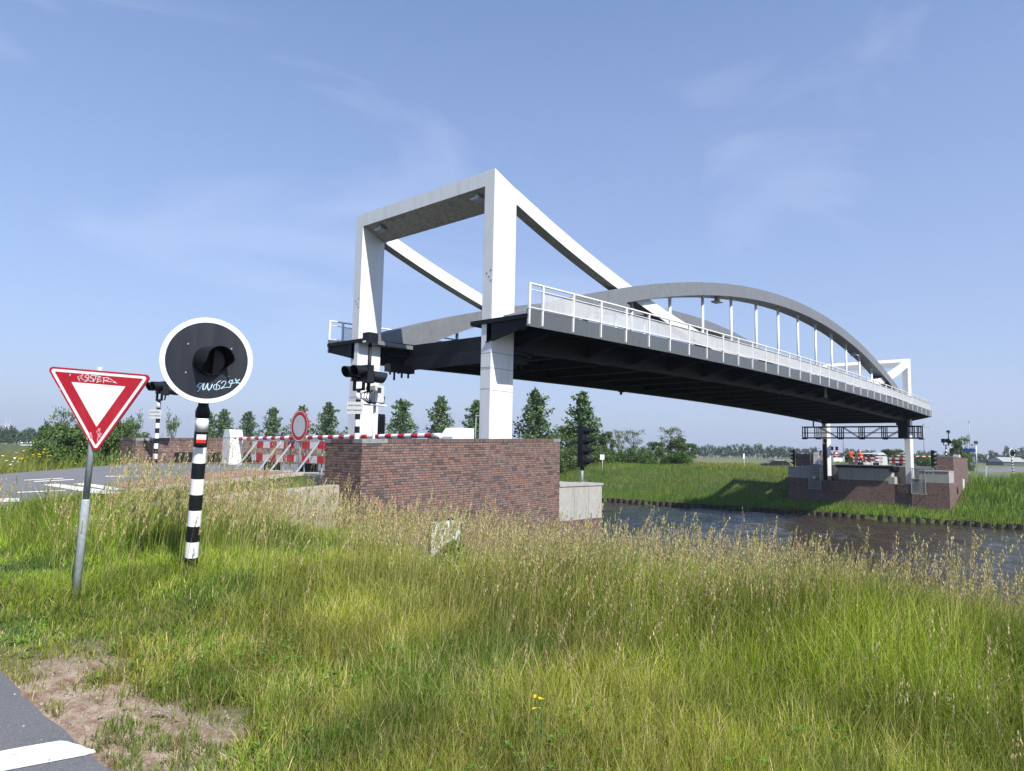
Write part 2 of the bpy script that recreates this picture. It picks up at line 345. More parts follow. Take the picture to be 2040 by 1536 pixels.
# ================================================================== SETTING
def axis(parts):
    out = []
    for a, b, st in parts: out += list(np.arange(a, b, st))
    return np.array(sorted(set(np.round(out, 4))))
XS = axis([(-3000, -300, 300), (-300, -20, 20), (-20, -4, 1), (-4, 1, .25), (1, 2.6, .08), (2.6, 11, .2), (11, 22.5, .3), (22.5, 23.5, .08), (23.5, 70, 8), (70, 76.5, .5), (76.5, 77.6, .1), (77.6, 100, .6), (100, 160, 3), (160, 400, 20), (400, 4001, 300)])
YS = axis([(-3000, -300, 300), (-300, -40, 20), (-40, -6, 2), (-6, 2, .4), (2, 16, .2), (16, 18, .1), (18, 32, .4), (32, 60, 1), (60, 130, 3), (130, 400, 20), (400, 4001, 300)])
gx, gy = np.meshgrid(XS, YS, indexing='ij'); gz = ground_z(gx, gy)
def grid_mesh(name, gx, gy, gz, mat):
    n, m = gx.shape; me = bpy.data.meshes.new(name); V = np.stack([gx, gy, gz], -1).reshape(-1, 3)
    i, j = np.meshgrid(np.arange(n-1), np.arange(m-1), indexing='ij'); a = (i*m+j).ravel(); Q = np.stack([a, a+m, a+m+1, a+1], -1)
    me.vertices.add(len(V)); me.vertices.foreach_set('co', V.ravel()); me.loops.add(Q.size); me.loops.foreach_set('vertex_index', Q.ravel().astype(np.int32))
    me.polygons.add(len(Q)); me.polygons.foreach_set('loop_start', np.arange(0, Q.size, 4, dtype=np.int32)); me.polygons.foreach_set('use_smooth', np.ones(len(Q), bool))
    me.materials.append(mat); me.update(calc_edges=True); me.validate(); o = bpy.data.objects.new(name, me); COL.objects.link(o); return o
def ground_material():
    a = NT('ground'); g = a.n('ShaderNodeNewGeometry'); P = g.outputs['Position']; s = a.n('ShaderNodeSeparateXYZ', {0: P})
    n1 = a.n('ShaderNodeTexNoise', {'Vector': P, 'Scale': .9, 'Detail': 8., 'Roughness': .65}); n2 = a.n('ShaderNodeTexNoise', {'Vector': P, 'Scale': 48., 'Detail': 6., 'Roughness': .7}); n3 = a.n('ShaderNodeTexNoise', {'Vector': P, 'Scale': .02, 'Detail': 5.})
    grass = a.ramp(n1.outputs['Fac'], [(.3, (.028, .045, .012)), (.5, (.06, .085, .02)), (.72, (.11, .11, .035))])
    field = a.ramp(n3.outputs['Fac'], [(.35, (.085, .115, .03)), (.5, (.15, .15, .05)), (.65, (.10, .13, .035))])
    farm = a.n('ShaderNodeMapRange', {'Value': s.outputs[0], 'From Min': 98., 'From Max': 150.}); c = a.mix(farm.outputs[0], grass, field)
    # worn strip of sandy soil along the path edge
    d = a.math('ADD', s.outputs[0], a.math('MULTIPLY', a.math('SUBTRACT', n1.outputs['Fac'], .5), 1.1))
    ed = a.math('MULTIPLY', a.math('LESS_THAN', d, 2.0), a.math('LESS_THAN', s.outputs[1], 9.))
    mpy = a.n('ShaderNodeMapping', {'Vector': P, 'Scale': (1.6, .8, 1.)}); ny = a.n('ShaderNodeTexNoise', {'Vector': mpy.outputs[0], 'Scale': 5.5, 'Detail': 9., 'Roughness': .68})
    soil = a.ramp(ny.outputs['Fac'], [(.36, (.16, .092, .06)), (.48, (.29, .205, .14)), (.60, (.385, .305, .225))])
    soil = a.mix(a.ramp(n2.outputs['Fac'], [(.40, (.6,)*3), (.52, (0, 0, 0))]), soil, (.13, .09, .068))
    soft = a.n('ShaderNodeMapRange', {'Value': d, 'From Min': 2.35, 'From Max': 1.9}); softy = a.n('ShaderNodeMapRange', {'Value': a.math('ADD', s.outputs[1], a.math('MULTIPLY', ny.outputs['Fac'], 1.2)), 'From Min': 7.3, 'From Max': 6.2}); ed2 = a.math('MULTIPLY', soft.outputs[0], softy.outputs[0])
    ed3 = a.math('MULTIPLY', ed2, a.math('GREATER_THAN', s.outputs[0], -4.)); c = a.mix(ed3, c, soil)
    a.l(c, a.b.inputs['Base Color']); a.b.inputs['Roughness'].default_value = .95; a.bump(n2.outputs['Fac'], .5, .012)
    return a.m
M['ground'] = ground_material()
tag(grid_mesh('ground', gx, gy, gz, M['ground']), 'grassy canal banks and flat farmland', 'ground', kind='structure')

# water
a = NT('canal_water'); g = a.n('ShaderNodeNewGeometry'); mpw = a.n('ShaderNodeMapping', {'Vector': g.outputs['Position'], 'Scale': (1., .55, 1.), 'Rotation': (0, 0, .35)})
na = a.n('ShaderNodeTexNoise', {'Vector': mpw.outputs[0], 'Scale': 1.5, 'Detail': 5., 'Roughness': .6, 'Distortion': .6}); nb = a.n('ShaderNodeTexNoise', {'Vector': mpw.outputs[0], 'Scale': .33, 'Detail': 3.})
nc = a.n('ShaderNodeTexNoise', {'Vector': mpw.outputs[0], 'Scale': 5., 'Detail': 4.})
a.b.inputs['Base Color'].default_value = (.036, .024, .011, 1); a.b.inputs['Roughness'].default_value = .06; a.b.inputs['IOR'].default_value = 1.33
a.bump(a.math('ADD', a.math('ADD', na.outputs['Fac'], a.math('MULTIPLY', nc.outputs['Fac'], .35)), a.math('MULTIPLY', nb.outputs['Fac'], .0)), 1., .22); M['water'] = a.m
wx = np.concatenate([np.arange(22.9, 77.3, .24), [77.8]]); wy = np.concatenate([[-3000, -400, -60], np.arange(-12, 70, .28), [90, 140, 400, 3000]]); WX, WY = np.meshgrid(wx, wy, indexing='ij'); WZ = np.full(WX.shape, WATER)
_rw = np.random.default_rng(5)
for k in range(26):
    lam = .75*1.115**k*_rw.uniform(.9, 1.1); th = 2.5+_rw.normal(0, .55); WZ +=   .0165*lam**.8*.42*np.sin((WX*math.cos(th)+WY*math.sin(th))*6.2832/lam+_rw.uniform(0, 6.28))*(.35+1.3*fbm(WX, WY, 6.5, 70+k % 5))
WZ = np.where((WY < -13) | (WY > 70), WATER, WZ)
tag(grid_mesh('water', WX, WY, WZ, M['water']), 'rippled brown canal water', 'water', kind='structure')

def sheet_strip(poly, zf, dz, name, mat, res=.5):
    """a flat layer draped on the road profile, triangulated finely along x"""
    xs = [p[0] for p in poly]; me = bmesh.new(); vs = [me.verts.new((x, y, 0)) for x, y in poly]; f = me.faces.new(vs)
    n = int((max(xs)-min(xs))/res)
    for i in range(1, n+1):
        x = min(xs)+i*(max(xs)-min(xs))/(n+1)
        bmesh.ops.bisect_plane(me, geom=me.verts[:]+me.edges[:]+me.faces[:], plane_co=(x, 0, 0), plane_no=(1, 0, 0))
    for v in me.verts: v.co.z = float(zf(v.co.x))+dz
    bmesh.ops.recalc_face_normals(me, faces=me.faces[:])
    if sum(f.normal.z for f in me.faces) < 0: bmesh.ops.reverse_faces(me, faces=me.faces[:])
    m = bpy.data.meshes.new(name); me.to_mesh(m); me.free(); m.materials.append(M[mat]); o = bpy.data.objects.new(name, m); COL.objects.link(o)
    if mat != 'asphalt_red': md = o.modifiers.new('depth', 'SOLIDIFY'); md.thickness = .3; md.offset = -1
    return o
# road over the bridge with its bell-mouth towards the path
road_poly = [(10.72, 28.3), (10.72, 17.3)]+[(x, float(road_edge(x))) for x in np.arange(10.4, 0, -.3)]+[(-40, 16.0), (-40, 28.3)]
def road_z(x): return road_near(x)
tag(sheet_strip(road_poly, road_z, 0., 'road', 'asphalt_road'), 'grey asphalt road ramping up to the bridge', 'road', kind='structure')
tag(sheet_strip([(93.7, 17.3), (320, 17.3), (320, 28.3), (93.7, 28.3)], road_far, 0., 'road', 'asphalt_road', 4), 'grey road beyond the bridge', 'road', kind='structure')
tag(sheet_strip([(10.72, 17.35), (10.72, 20.3), (8.5, 20.3), (6.9, 19.9), (6.5, 18.5), (7.2, 18.1), (8.6, 17.75)], road_z, .006, 'cycle_path', 'asphalt_red'), 'red cycle path beside the road', 'path', kind='structure')
# path under the camera
mb = MB(); ns = 190; L = []; Rr = []; flare = lambda y: 1.4*max(0, (y-13.)/3.5)**1.6
for i in range(ns+1):
    y = -12+28.5*i/ns; zp = .028+.08*float(sst(11, 16.4, y)); L.append((-2.3, y, zp)); Rr.append((1.38+flare(y)+.012*math.sin(y*2.3)+.016*random.uniform(-1, 1), y, zp))
mb.add(L+Rr, [(i, i+1+0, ns+2+i, ns+1+i) for i in range(ns)])
tag(mb.build('path', 'asphalt'), 'grey asphalt path with a ragged edge', 'path', kind='structure')
# painted marks
def marks(polys, zf, dz, name='road_marking'):
    mb = MB()
    for p in polys: mb.add([(x, y, float(zf(x))+dz) for x, y in p], [tuple(range(len(p)))])
    return mb.build(name, 'road_paint')
bar = [(.5, 4.535), (.9, 4.44), (1.2, 4.37), (1.315, 4.335), (1.34, 4.30), (1.352, 4.25), (1.372, 4.20), (1.38, 4.14), (1.40, 4.09), (1.398, 4.05), (1.35, 4.045), (1.2, 4.085), (1.02, 4.13), (.74, 4.205), (.5, 4.26)]
tag(marks([bar], lambda x: .028, .004), 'white dash painted across the path', 'marking', kind='structure')
def rm(pts, dz=.008):
    out = []
    for x, y in pts:
        Z = .45
        for _ in range(12): q = onZ(x, y, Z+dz); Z = float(road_near(q[0]))
        out.append((q[0], q[1]))
    return out
polys = [rm(p) for p in ([(-40, 993), (38, 992), (41, 999), (-40, 1001)], [(32, 980), (131, 976), (131, 977.6), (32, 982)], [(90, 964.5), (118, 964), (245, 981), (228, 984.5), (190, 983), (90, 966.5)], [(145, 963.5), (170, 962), (254, 974.5), (228, 977.5)],
                         [(68, 958.5), (147, 954.5), (147, 956), (68, 960)], [(48, 956), (126, 952), (126, 953.2), (48, 957.2)], [(210, 948), (280, 945.5), (280, 947), (210, 949.4)])]
tag(marks(polys, road_near, .008), 'white lines and wedge painted on the road', 'marking', kind='structure')
mb = MB()
for xa, xb, y in ((6.4, 10.7, 17.5),):
    for i in range(8):
        x0 = xa+(xb-xa)*i/8; x1 = xa+(xb-xa)*(i+1)/8; z0 = float(road_near(x0)); z1 = float(road_near(x1)); y0 = float(road_edge(x0))-.1; y1 = float(road_edge(x1))-.1
        mb.hexa([(x0, y0, z0-.1), (x1, y1, z1-.1), (x1, y1+.12, z1-.1), (x0, y0+.12, z0-.1), (x0, y0, z0+.03), (x1, y1, z1+.03), (x1, y1+.12, z1+.03), (x0, y0+.12, z0+.03)])
tag(mb.build('kerb', 'tan_kerb'), 'low concrete kerb along the red cycle path', 'kerb', kind='structure')
# ================================================================== LIFT BRIDGE
MID = 52.2
def camb(x): return .46*(1-((x-MID)/33.1)**2)
def arch_top(x): return 12.82-.00566*(x-MID)**2
def band_top(x): d = abs(x-MID); return 7.50+.0039*d*d+6.5e-7*d**4
NL, NR, FL, FR = 18.20, 18.74, 26.66, 27.20                   # leg faces across the bridge (near pair, far pair)
X0, X1 = 19.06, 85.34
bridge = thing('lift_bridge', (MID, 22.7, 6.2), 'white and grey arched lift bridge raised high over the canal', 'bridge')
def run(y0, y1, z0, z1, xa, xb, n=24, y0b=None):
    secs = []
    for i in range(n+1):
        x = xa+(xb-xa)*i/n; c = camb(x); secs.append([(x, y0, z0+c), (x, y1, z0+c), (x, y1, z1+c), (x, y0, z1+c)])
    return secs
# portals: legs through the deck and a slab-like crossbeam following the slope of the band
def portal(xf, sgn):
    mb = MB(); ZB = -.95
    mb = MB(); secs = []
    for x in (xf, xf+sgn*1.29):
        t = 12.575 if x == xf else band_top(x)-.02; secs.append([(x, NR-.01, t-.60), (x, FL+.01, t-.60), (x, FL+.01, t), (x, NR-.01, t)])
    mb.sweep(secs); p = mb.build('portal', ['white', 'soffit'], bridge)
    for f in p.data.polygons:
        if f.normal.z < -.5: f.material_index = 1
    for (ya, yb) in ((NL, NR), (FL, FR)):
        xb = xf+sgn*1.29; t0 = 12.575; t1 = band_top(xb)-.02
        mb = MB(); mb.prism([(xf, ya, ZB), (xb, ya, ZB), (xb, ya, t1), (xf, ya, t0)], (0, yb-ya, 0)); mb.build('leg', 'white', p, bevel=.015)
    for y in (19.45, 25.75):                                    # floodlights bolted under the crossbeam
        m2 = MB(); x = xf+sgn*.33; z = 12.575-.6-.1
        m2.box(x-.09, x+.13, y-.1, y+.1, z-.13, z+.12); m2.box(x-.2, x+.22, y-.24, y+.24, z-.22, z-.13); m2.box(x+.16, x+.30, y-.2, y-.04, z-.1, z+.1)
        m2.build('floodlight', 'galv', p)
    # joint lines and bolts on the legs
    for (ya, yb) in ((NL, NR), (FL, FR)):
        m2 = MB()
        for z in (3.95, 4.72, 4.78, 5.33):
            m2.box(xf-.004*sgn, xf+sgn*.0, ya+.02, yb-.02, z, z+.018)
        for z in (3.9, 4.75, 5.35): m2.box(xf+.02*sgn, xf+sgn*1.27, ya-.004, ya, z, z+.016)
        for dy, z in ((.1, 8.55), (.2, 8.3), (.32, 8.45), (.09, 8.15)):
            m2.tube([(xf, ya+dy, z), (xf-sgn*.012, ya+dy, z)], .035, 8)
        m2.build('joint_seam', 'grey', p)
    m2 = MB(); m2.box(xf+sgn*1.292, xf+sgn*1.72, FL+.03, FL+.36, -.9, 3.25)
    for k in range(44): m2.box(xf+sgn*1.31, xf+sgn*1.735, FL+.0, FL+.03, -.8+k*.09, -.75+k*.09)
    m2.build('lifting_rack', 'dark', p)
    return p
portal(19.10, 1); portal(85.30, -1)
# suspension bands between the portals
for (ya, yb) in ((NL, NR), (FL, FR)):
    mb = MB(); secs = []
    xa, xb = 20.39, 84.01
    for i in range(57):
        x = xa+(xb-xa)*i/56; t = band_top(x); lo = max(t-.62, 6.5+camb(x)); secs.append([(x, ya, lo), (x, yb, lo), (x, yb, t), (x, ya, t)])
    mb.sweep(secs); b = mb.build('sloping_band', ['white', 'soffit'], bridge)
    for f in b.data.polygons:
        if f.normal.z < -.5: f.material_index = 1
# arches
hx = [MID+3.8*k for k in range(-7, 8)]
for side, (ya, yb) in enumerate(((17.95, 18.99), (26.41, 27.45))):
    mb = MB(); secs = []
    for i in range(65):
        x = 19.75+(84.65-19.75)*i/64; t = arch_top(x); th = .74+.5*sst(24, 31, abs(x-MID)); lo = max(t-th, 6.4+camb(x)); t = max(t, lo+.02)
        secs.append([(x, ya, lo), (x, yb, lo), (x, yb, t), (x, ya, t)])
    mb.sweep(secs); ar = mb.build('arch', 'grey', bridge)
    ym = (ya+yb)/2
    for x in hx:
        zt = arch_top(x)-.70; zb = 6.6+camb(x)
        if zt-zb < .25: continue
        mb = MB(); mb.tube([(x, ym, zb), (x, ym, zt)], .085, 10); mb.tube([(x, ym, zt-.12), (x, ym, zt+.02)], .12, 10); mb.build('hanger', 'white', ar)
    for x in ((38.9, 66.0) if side == 0 else (38.9,)):
        m2 = MB(); z = arch_top(x)-.72
        m2.box(x-.12, x+.12, ym-.12, ym+.12, z-.28, z+.02); m2.box(x-.3, x+.3, ym-.3, ym+.25, z-.36, z-.27); m2.build('arch_lamp', 'galv', ar)
# deck
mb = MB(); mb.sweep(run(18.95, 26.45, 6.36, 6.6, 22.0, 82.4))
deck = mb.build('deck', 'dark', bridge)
for (ya, yb) in ((16.42, 19.15), (26.25, 28.98)):
    mb = MB(); mb.sweep(run(ya, yb, 6.48, 6.62, X0, X1)); mb.build('walkway_floor', 'dark', deck)
for (ya, yb) in ((16.38, 16.42), (28.98, 29.02)):
    mb = MB(); mb.sweep(run(ya, yb, 6.17, 6.80, X0, X1, 36)); mb.build('fascia', 'fascia', deck)
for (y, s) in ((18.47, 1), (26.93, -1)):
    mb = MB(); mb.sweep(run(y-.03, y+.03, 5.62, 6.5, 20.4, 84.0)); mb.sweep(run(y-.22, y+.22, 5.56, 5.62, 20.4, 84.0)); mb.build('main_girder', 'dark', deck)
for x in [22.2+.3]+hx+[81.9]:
    if not 22 < x < 82.4: continue
    mb = MB(); c = camb(x); mb.box(x-.02, x+.02, 18.5, 26.9, 5.86+c, 6.38+c); mb.box(x-.12, x+.12, 18.7, 26.7, 5.83+c, 5.86+c); mb.build('cross_girder', 'dark', deck)
mb = MB()
for y in np.arange(19.4, 26.2, .62): mb.sweep(run(y-.012, y+.012, 6.12, 6.37, 22.1, 82.3, 8))
mb.build('deck_rib', 'dark', deck)
# tapering brackets under both footways
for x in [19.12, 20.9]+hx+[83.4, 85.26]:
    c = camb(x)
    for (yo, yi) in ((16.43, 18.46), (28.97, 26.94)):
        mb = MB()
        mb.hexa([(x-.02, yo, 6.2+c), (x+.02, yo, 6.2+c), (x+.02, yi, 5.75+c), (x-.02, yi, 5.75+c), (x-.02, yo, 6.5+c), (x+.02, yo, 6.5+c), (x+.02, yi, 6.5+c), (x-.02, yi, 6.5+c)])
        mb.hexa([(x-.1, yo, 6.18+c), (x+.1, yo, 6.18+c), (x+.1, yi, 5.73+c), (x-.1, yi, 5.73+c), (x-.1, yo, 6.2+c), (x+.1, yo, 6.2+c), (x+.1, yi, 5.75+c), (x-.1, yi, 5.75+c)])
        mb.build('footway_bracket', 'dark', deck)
for xe, s in ((22.0, 1), (82.4, -1)):                           # end girder facing the road
    mb = MB(); mb.box(xe-.02*s, xe+.1*s, 18.7, 26.7, 6.06, 6.64); mb.hexa([(xe-.16*s, 18.7, 5.46), (xe+.1*s, 18.7, 5.46), (xe+.1*s, 26.7, 5.46), (xe-.16*s, 26.7, 5.46), (xe-.06*s, 18.7, 6.06), (xe+.1*s, 18.7, 6.06), (xe+.1*s, 26.7, 6.06), (xe-.06*s, 26.7, 6.06)])
    mb.build('end_girder', 'dark', deck)
    for (ya, yb) in ((16.36, 19.26), (26.22, 29.04)):
        mb = MB(); xp = X0 if s > 0 else X1; mb.box(xp-.05*s, xp+.0*s, ya, yb, 6.46, 6.62); mb.build('end_plate', 'dark', deck)
    for yy in (19.2, 26.2):
        mb = MB(); mb.box(X0 if s > 0 else X1, xe, yy, yy+.06, 6.44, 6.63); mb.build('edge_strip', 'grey', deck)
# locking gear hanging below the deck corners
for (xx, yy) in ((20.75, 26.1), (20.9, 19.0), (83.4, 19.0)):
    mb = MB(); mb.box(xx-.3, xx+1.2, yy-.12, yy+.3, 5.25, 5.6); mb.box(xx-.2, xx+.9, yy, yy+.06, 6.0, 6.08)
    for k, (dx, l) in enumerate(((-.15, .2), (.1, .45), (.35, .12), (.55, .3), (.95, .28))): mb.tube([(xx+dx, yy+.05, 5.3), (xx+dx, yy+.05, 5.3-l)], .05, 8)
    mb.build('locking_gear', 'dark', deck)
mb = MB(); xx = float(onY(1644, 782, 17.2)[0]); mb.box(xx-.06, xx+.06, 17.1, 17.25, 5.6+camb(xx), 6.3+camb(xx)); mb.build('navigation_light', 'galv', deck)
mb = MB(); mb.tube([(41.5, 26.9, 5.95), (41.5, 26.9, 5.72)], .09, 8); mb.box(41.3, 41.75, 26.8, 27.0, 5.9, 5.98); mb.build('drain_pipe', 'dark', deck)

# railings
px_ = [19.12]+[19.88+1.9*k for k in range(35)]+[85.28]
def panel_mesh():
    mb = MB(); n = 42; L = 1.84
    for i in range(n):
        x = -L/2+L*(i+.5)/n; mb.box(x-.0085, x+.0085, -.006, .006, -.33, .33)
    mb.box(-L/2, L/2, -.01, .01, -.345, -.33); mb.box(-L/2, L/2, -.01, .01, .33, .345)
    return mb
proto_post = proto_panel = None
for side, (yr, s) in enumerate(((16.34, -1), (29.06, 1))):
    mb = MB()
    def rail(z, r):
        pts = [(x, yr, z+camb(x)) for x in np.linspace(X0, X1, 37)]; mb.tube(pts, r, 8)
    rail(7.745, .042); rail(7.53, .02); rail(6.86, .022)
    mb.box(X0, X0+.06, yr-.03, yr+.03, 6.8, 7.76); mb.box(X1-.06, X1, yr-.03, yr+.03, 6.8, 7.76)
    rl = mb.build('railing', 'white', bridge)
    for k, x in enumerate(px_):
        c = camb(x)
        if proto_post is None:
            m2 = MB(); y = yr; m2.hexa([(x-.045, y-.03, 6.24+c), (x+.02, y-.03, 6.24+c), (x+.02, y+.035, 6.20+c), (x-.045, y+.035, 6.20+c), (x-.045, y-.045, 7.72+c), (x+.045, y-.045, 7.72+c), (x+.045, y+.045, 7.72+c), (x-.045, y+.045, 7.72+c)])
            m2.box(x-.055, x+.055, y-.05, y+.05, 6.82+c, 6.87+c)
            proto_post = m2.build('post', 'white', rl); ref = (x, yr, c)
        else: copy_part(proto_post, rl, (x-ref[0], yr-ref[1], c-ref[2]))
        if k in (0, len(px_)-1): continue
        xm = x+.95
        if xm > 84.6: continue
        c = camb(xm)
        if proto_panel is None:
            m2 = panel_mesh(); m2.v = [(p[0]+xm, p[1]+yr+.03, p[2]+7.19+c) for p in m2.v]; proto_panel = m2.build('mesh_panel', 'white', rl, fix=False); refp = (xm, yr, c)
        else: copy_part(proto_panel, rl, (xm-refp[0], yr-refp[1], c-refp[2]))

# ================================================================== ABUTMENTS
def abutment(mir, label):
    X = (lambda x: 2*MID-x) if mir else (lambda x: x)
    ab = thing('bridge_abutment', (X(16), 22.7, .9), label, 'abutment')
    top = lambda x: 1.735+(x-10.7)*.0283
    for k, (ya, yb) in enumerate(((14.6, 16.2), (29.2, 30.8))):
        mb = MB(); mb.prism([(X(10.7), ya, -4.3), (X(18.8), ya, -4.3), (X(18.8), ya, top(18.8)), (X(10.7), ya, top(10.7))], (0, yb-ya, 0)); bl = mb.build('brick_block', 'brick', ab)
        m2 = MB(); e = .006
        def cop(xa, xb, y0, y1): m2.prism([(X(xa), y0, top(xa)), (X(xb), y0, top(xb)), (X(xb), y0, top(xb)+.105), (X(xa), y0, top(xa)+.105)], (0, y1-y0, 0))
        cop(10.98, 18.45, ya-e, yb+e); m2.build('coping', 'brick_up', bl)
        for q_ in ((18.45, 18.8+e, ya-e-.003, yb+e), (10.7-e, 10.98, yb-.25, yb+e)): m2 = MB(); cop(*q_); m2.build('coping_stone', 'stone', bl)
        m2 = MB(); cop(10.7-e, 10.98, ya-e-.003, ya+.36)
        m2.prism([(X(10.98), ya-e-.003, top(10.98)), (X(11.5), ya-e-.003, top(11.5)), (X(11.5), ya-e-.003, top(11.5)+.106), (X(10.98), ya-e-.003, top(10.98)+.106)], (0, .3, 0)); m2.build('coping_stone', 'stone', bl)
        m2 = MB(); cop(10.7-e, 10.98, ya+.36, yb-.25); m2.build('end_coping', 'brick_up', bl)
        if k == 0:
            m2 = MB(); m2.box(X(13.03), X(14.27), 14.594, 14.6, -2.4, -.31); m2.build('door_shade_plate', 'dark', bl)  # dark plate proud of the wall, painting the shade of a recess
            m2 = MB(); m2.box(X(13.1), X(14.2), 14.575, 14.594, -2.4, -.36); m2.box(X(13.1), X(14.2), 14.565, 14.575, -.62, -.6); m2.tube([(X(13.95), 14.57, -1.35), (X(13.95), 14.52, -1.35), (X(13.8), 14.52, -1.35)], .02, 6); m2.build('door', 'door', bl)
            m2 = MB(); cx = X(17.15); V = [(cx+.42*math.cos(t), 14.593, -1.55+.42*math.sin(t)) for t in np.linspace(0, 2*math.pi, 28, endpoint=False)]; m2.prism(V, (0, .007, 0)); m2.build('round_shade_disc', 'dark', bl)  # dark disc on the brick paints the shade inside a round hole
        else:
            m2 = MB()
            for xa, xb in ((12.2, 13.3), (13.6, 14.6), (14.8, 15.9)): m2 = MB(); m2.box(X(xa), X(xb), ya-.012, ya, .92, 1.3); m2.build('slot_shade_panel', 'slot_black', bl)  # dark panels on the wall face stand in for shaded slots
    mb = MB(); mb.box(X(10.72), X(18.7), 16.2, 29.2, -4.3, .84); mb.build('road_slab', 'asphalt_road', ab)
    # canal front: outer ends, centre, pits around the legs
    segs = ((14.6, 17.3, .52), (20.2, 25.2, .82), (28.1, 30.8, .52)); gaps = ((17.3, 20.2), (25.2, 28.1))
    mb = MB()
    for a_, b_, t in segs: mb.box(X(18.8), X(21.3), a_, b_, -4.3, -.69)
    for a_, b_ in gaps: mb.box(X(18.8), X(21.294), a_, b_, -4.3, -1.0)
    fr = mb.build('brick_front', 'brick', ab); PJ = (15.75, 16.85), (21.4, 22.6, 23.9), (29.2, 30.1)
    for (a_, b_, t), pj in zip(segs, PJ):
        tt = .46 if t < .6 else .30
        mb = MB(); mb.box(X(18.8), X(21.3), a_, b_, -.69, tt); bd = mb.build('concrete_band', 'concrete', fr)
        ya_, yb_, zt_, xo = (14.57, 17.3, .54, 21.36) if a_ < 15 else (28.1, 30.83, .54, 21.36) if a_ > 26 else (20.2, 25.2, .62, 21.34)
        mb = MB(); mb.box(X(18.8), X(xo), ya_, yb_, tt, zt_); mb.build('capping', 'concrete', bd)
        for y in pj: mb = MB(); mb.box(X(21.3), X(21.303), y-.012, y+.012, -.69, tt); mb.build('panel_joint', 'stone', bd)
        if a_ < 15:
            for x in (19.65, 20.5): mb = MB(); mb.box(X(x-.012), X(x+.012), 14.597, 14.6, -.69, .46); mb.build('panel_joint', 'stone', bd)
    for k, (y0, y1) in enumerate(((19.9, 20.2), (19.6, 19.9))): mb = MB(); mb.box(X(18.8), X(21.3), y0, y1, -1.0, .2-.45*k); mb.build('concrete_step', 'concrete', fr)
    mb = MB(); mb.box(X(20.7), X(21.45), 19.7, 25.5, .62, .9); mb.box(X(18.7), X(20.7), 19.7, 25.5, .4, .86); mb.build('expansion_joint', 'black', ab)
    return ab
ab1 = abutment(False, 'red brick bridge abutment on the near bank with grey stone coping')
ab2 = abutment(True, 'red brick and concrete abutment across the canal behind the sheet piling')
# steel access cages on the far canal front
for (ya, yb, yc, wide) in ((16.66, 17.95, 15.95, True), (27.05, 28.35, 29.1, False)):
    mb = MB(); x = 82.75; r = .03
    for y in (ya, yb): mb.bar((x, y, -1.9), (x, y, .72), .06); mb.bar((x+.8, y, -1.9), (x+.8, y, .72), .05)
    for z in (-1.9, -.35, .72):
        mb.bar((x, ya, z), (x, yb, z), .06); mb.bar((x+.8, ya, z), (x+.8, yb, z), .05)
        for y in (ya, yb): mb.bar((x, y, z), (x+.5, y, z), .05)
    for z in (.06, .45, .74): mb.bar((x, yc, z), (x, ya, z), .05)
    for y in (yc, (yc+ya)/2): mb.bar((x, y, .04), (x, y, .8), .05)
    cg = mb.build('access_cage', 'galv', ab2)
    m2 = MB()
    for k in range(22): y = ya+(yb-ya)*(k+.5)/22; m2.box(x+.02, x+.03, y-.009, y+.009, -1.85, -.36)
    for k in range(14): y = ya+(yb-ya)*(k+.5)/14; m2.box(x+.02, x+.03, y-.007, y+.007, -.35, .7)
    m2.build('bar_infill', 'galv', cg)
    if not wide:
        m2 = MB(); V = [(x-.04, (ya+yb)/2+.06+.17*math.cos(t), -.62+.17*math.sin(t)) for t in np.linspace(0, 2*math.pi, 20, endpoint=False)]; m2.prism(V, (.03, 0, 0)); m2.build('round_plate', 'grey_light', cg)
# inspection walkway slung below the far end of the deck
gt = thing('inspection_gantry', (82.3, 22.7, 4.4), 'dark steel lattice inspection gantry slung under the far bridge end', 'gantry')
mb = MB(); A, B = 16.72, 28.75; zl, zm, zh = 3.86, 4.42, 5.08
for x in (82.05, 82.75):
    for z in (zl, zh): mb.bar((x, A, z), (x, B, z), .11, .13)
    mb.bar((x, A, zm), (x, B, zm), .07)
    ys = [16.76, 17.1, 17.5, 20.1, 20.45, 22.35, 22.7, 24.5, 24.9, 26.9, 27.35, 28.4, 28.7]
    for y in ys: mb.bar((x, y, zl), (x, y, zh), .09)
    for (p, q) in ((18.1, 20.1), (20.45, 22.35), (27.0, 24.9)):
        mb.bar((x, p, zh), (x, q, zl), .06)
    mb.bar((x, 22.7, zl), (x, 24.5, zh), .06)
for y in (16.8, 20.2, 22.5, 24.7, 27.1, 28.6): mb.bar((82.0, y, zl), (82.8, y, zl), .14, .1); mb.box(82.05, 82.75, y-.2, y+.2, zl-.16, zl-.05)
mb.box(82.05, 82.75, A, B, zl+.02, zl+.05)
mb.build('lattice', 'dark', gt)
for y in (17.9, 26.4, 27.6): mb = MB(); mb.bar((82.4, y, zh), (82.4, y, 5.75), .12); mb.build('hanger_rod', 'dark', gt)
mb = MB(); mb.box(82.1, 82.8, 18.0, 18.9, 3.9, 5.7); mb.build('hanger_cabinet', 'dark', gt)
mb = MB(); mb.box(82.2, 82.5, 26.2, 26.5, 3.3, 3.75); mb.tube([(82.3, 26.3, 3.3), (82.3, 26.3, 3.0), (82.3, 26.6, 3.0)], .05, 6); mb.build('gantry_lamp', 'dark', gt)

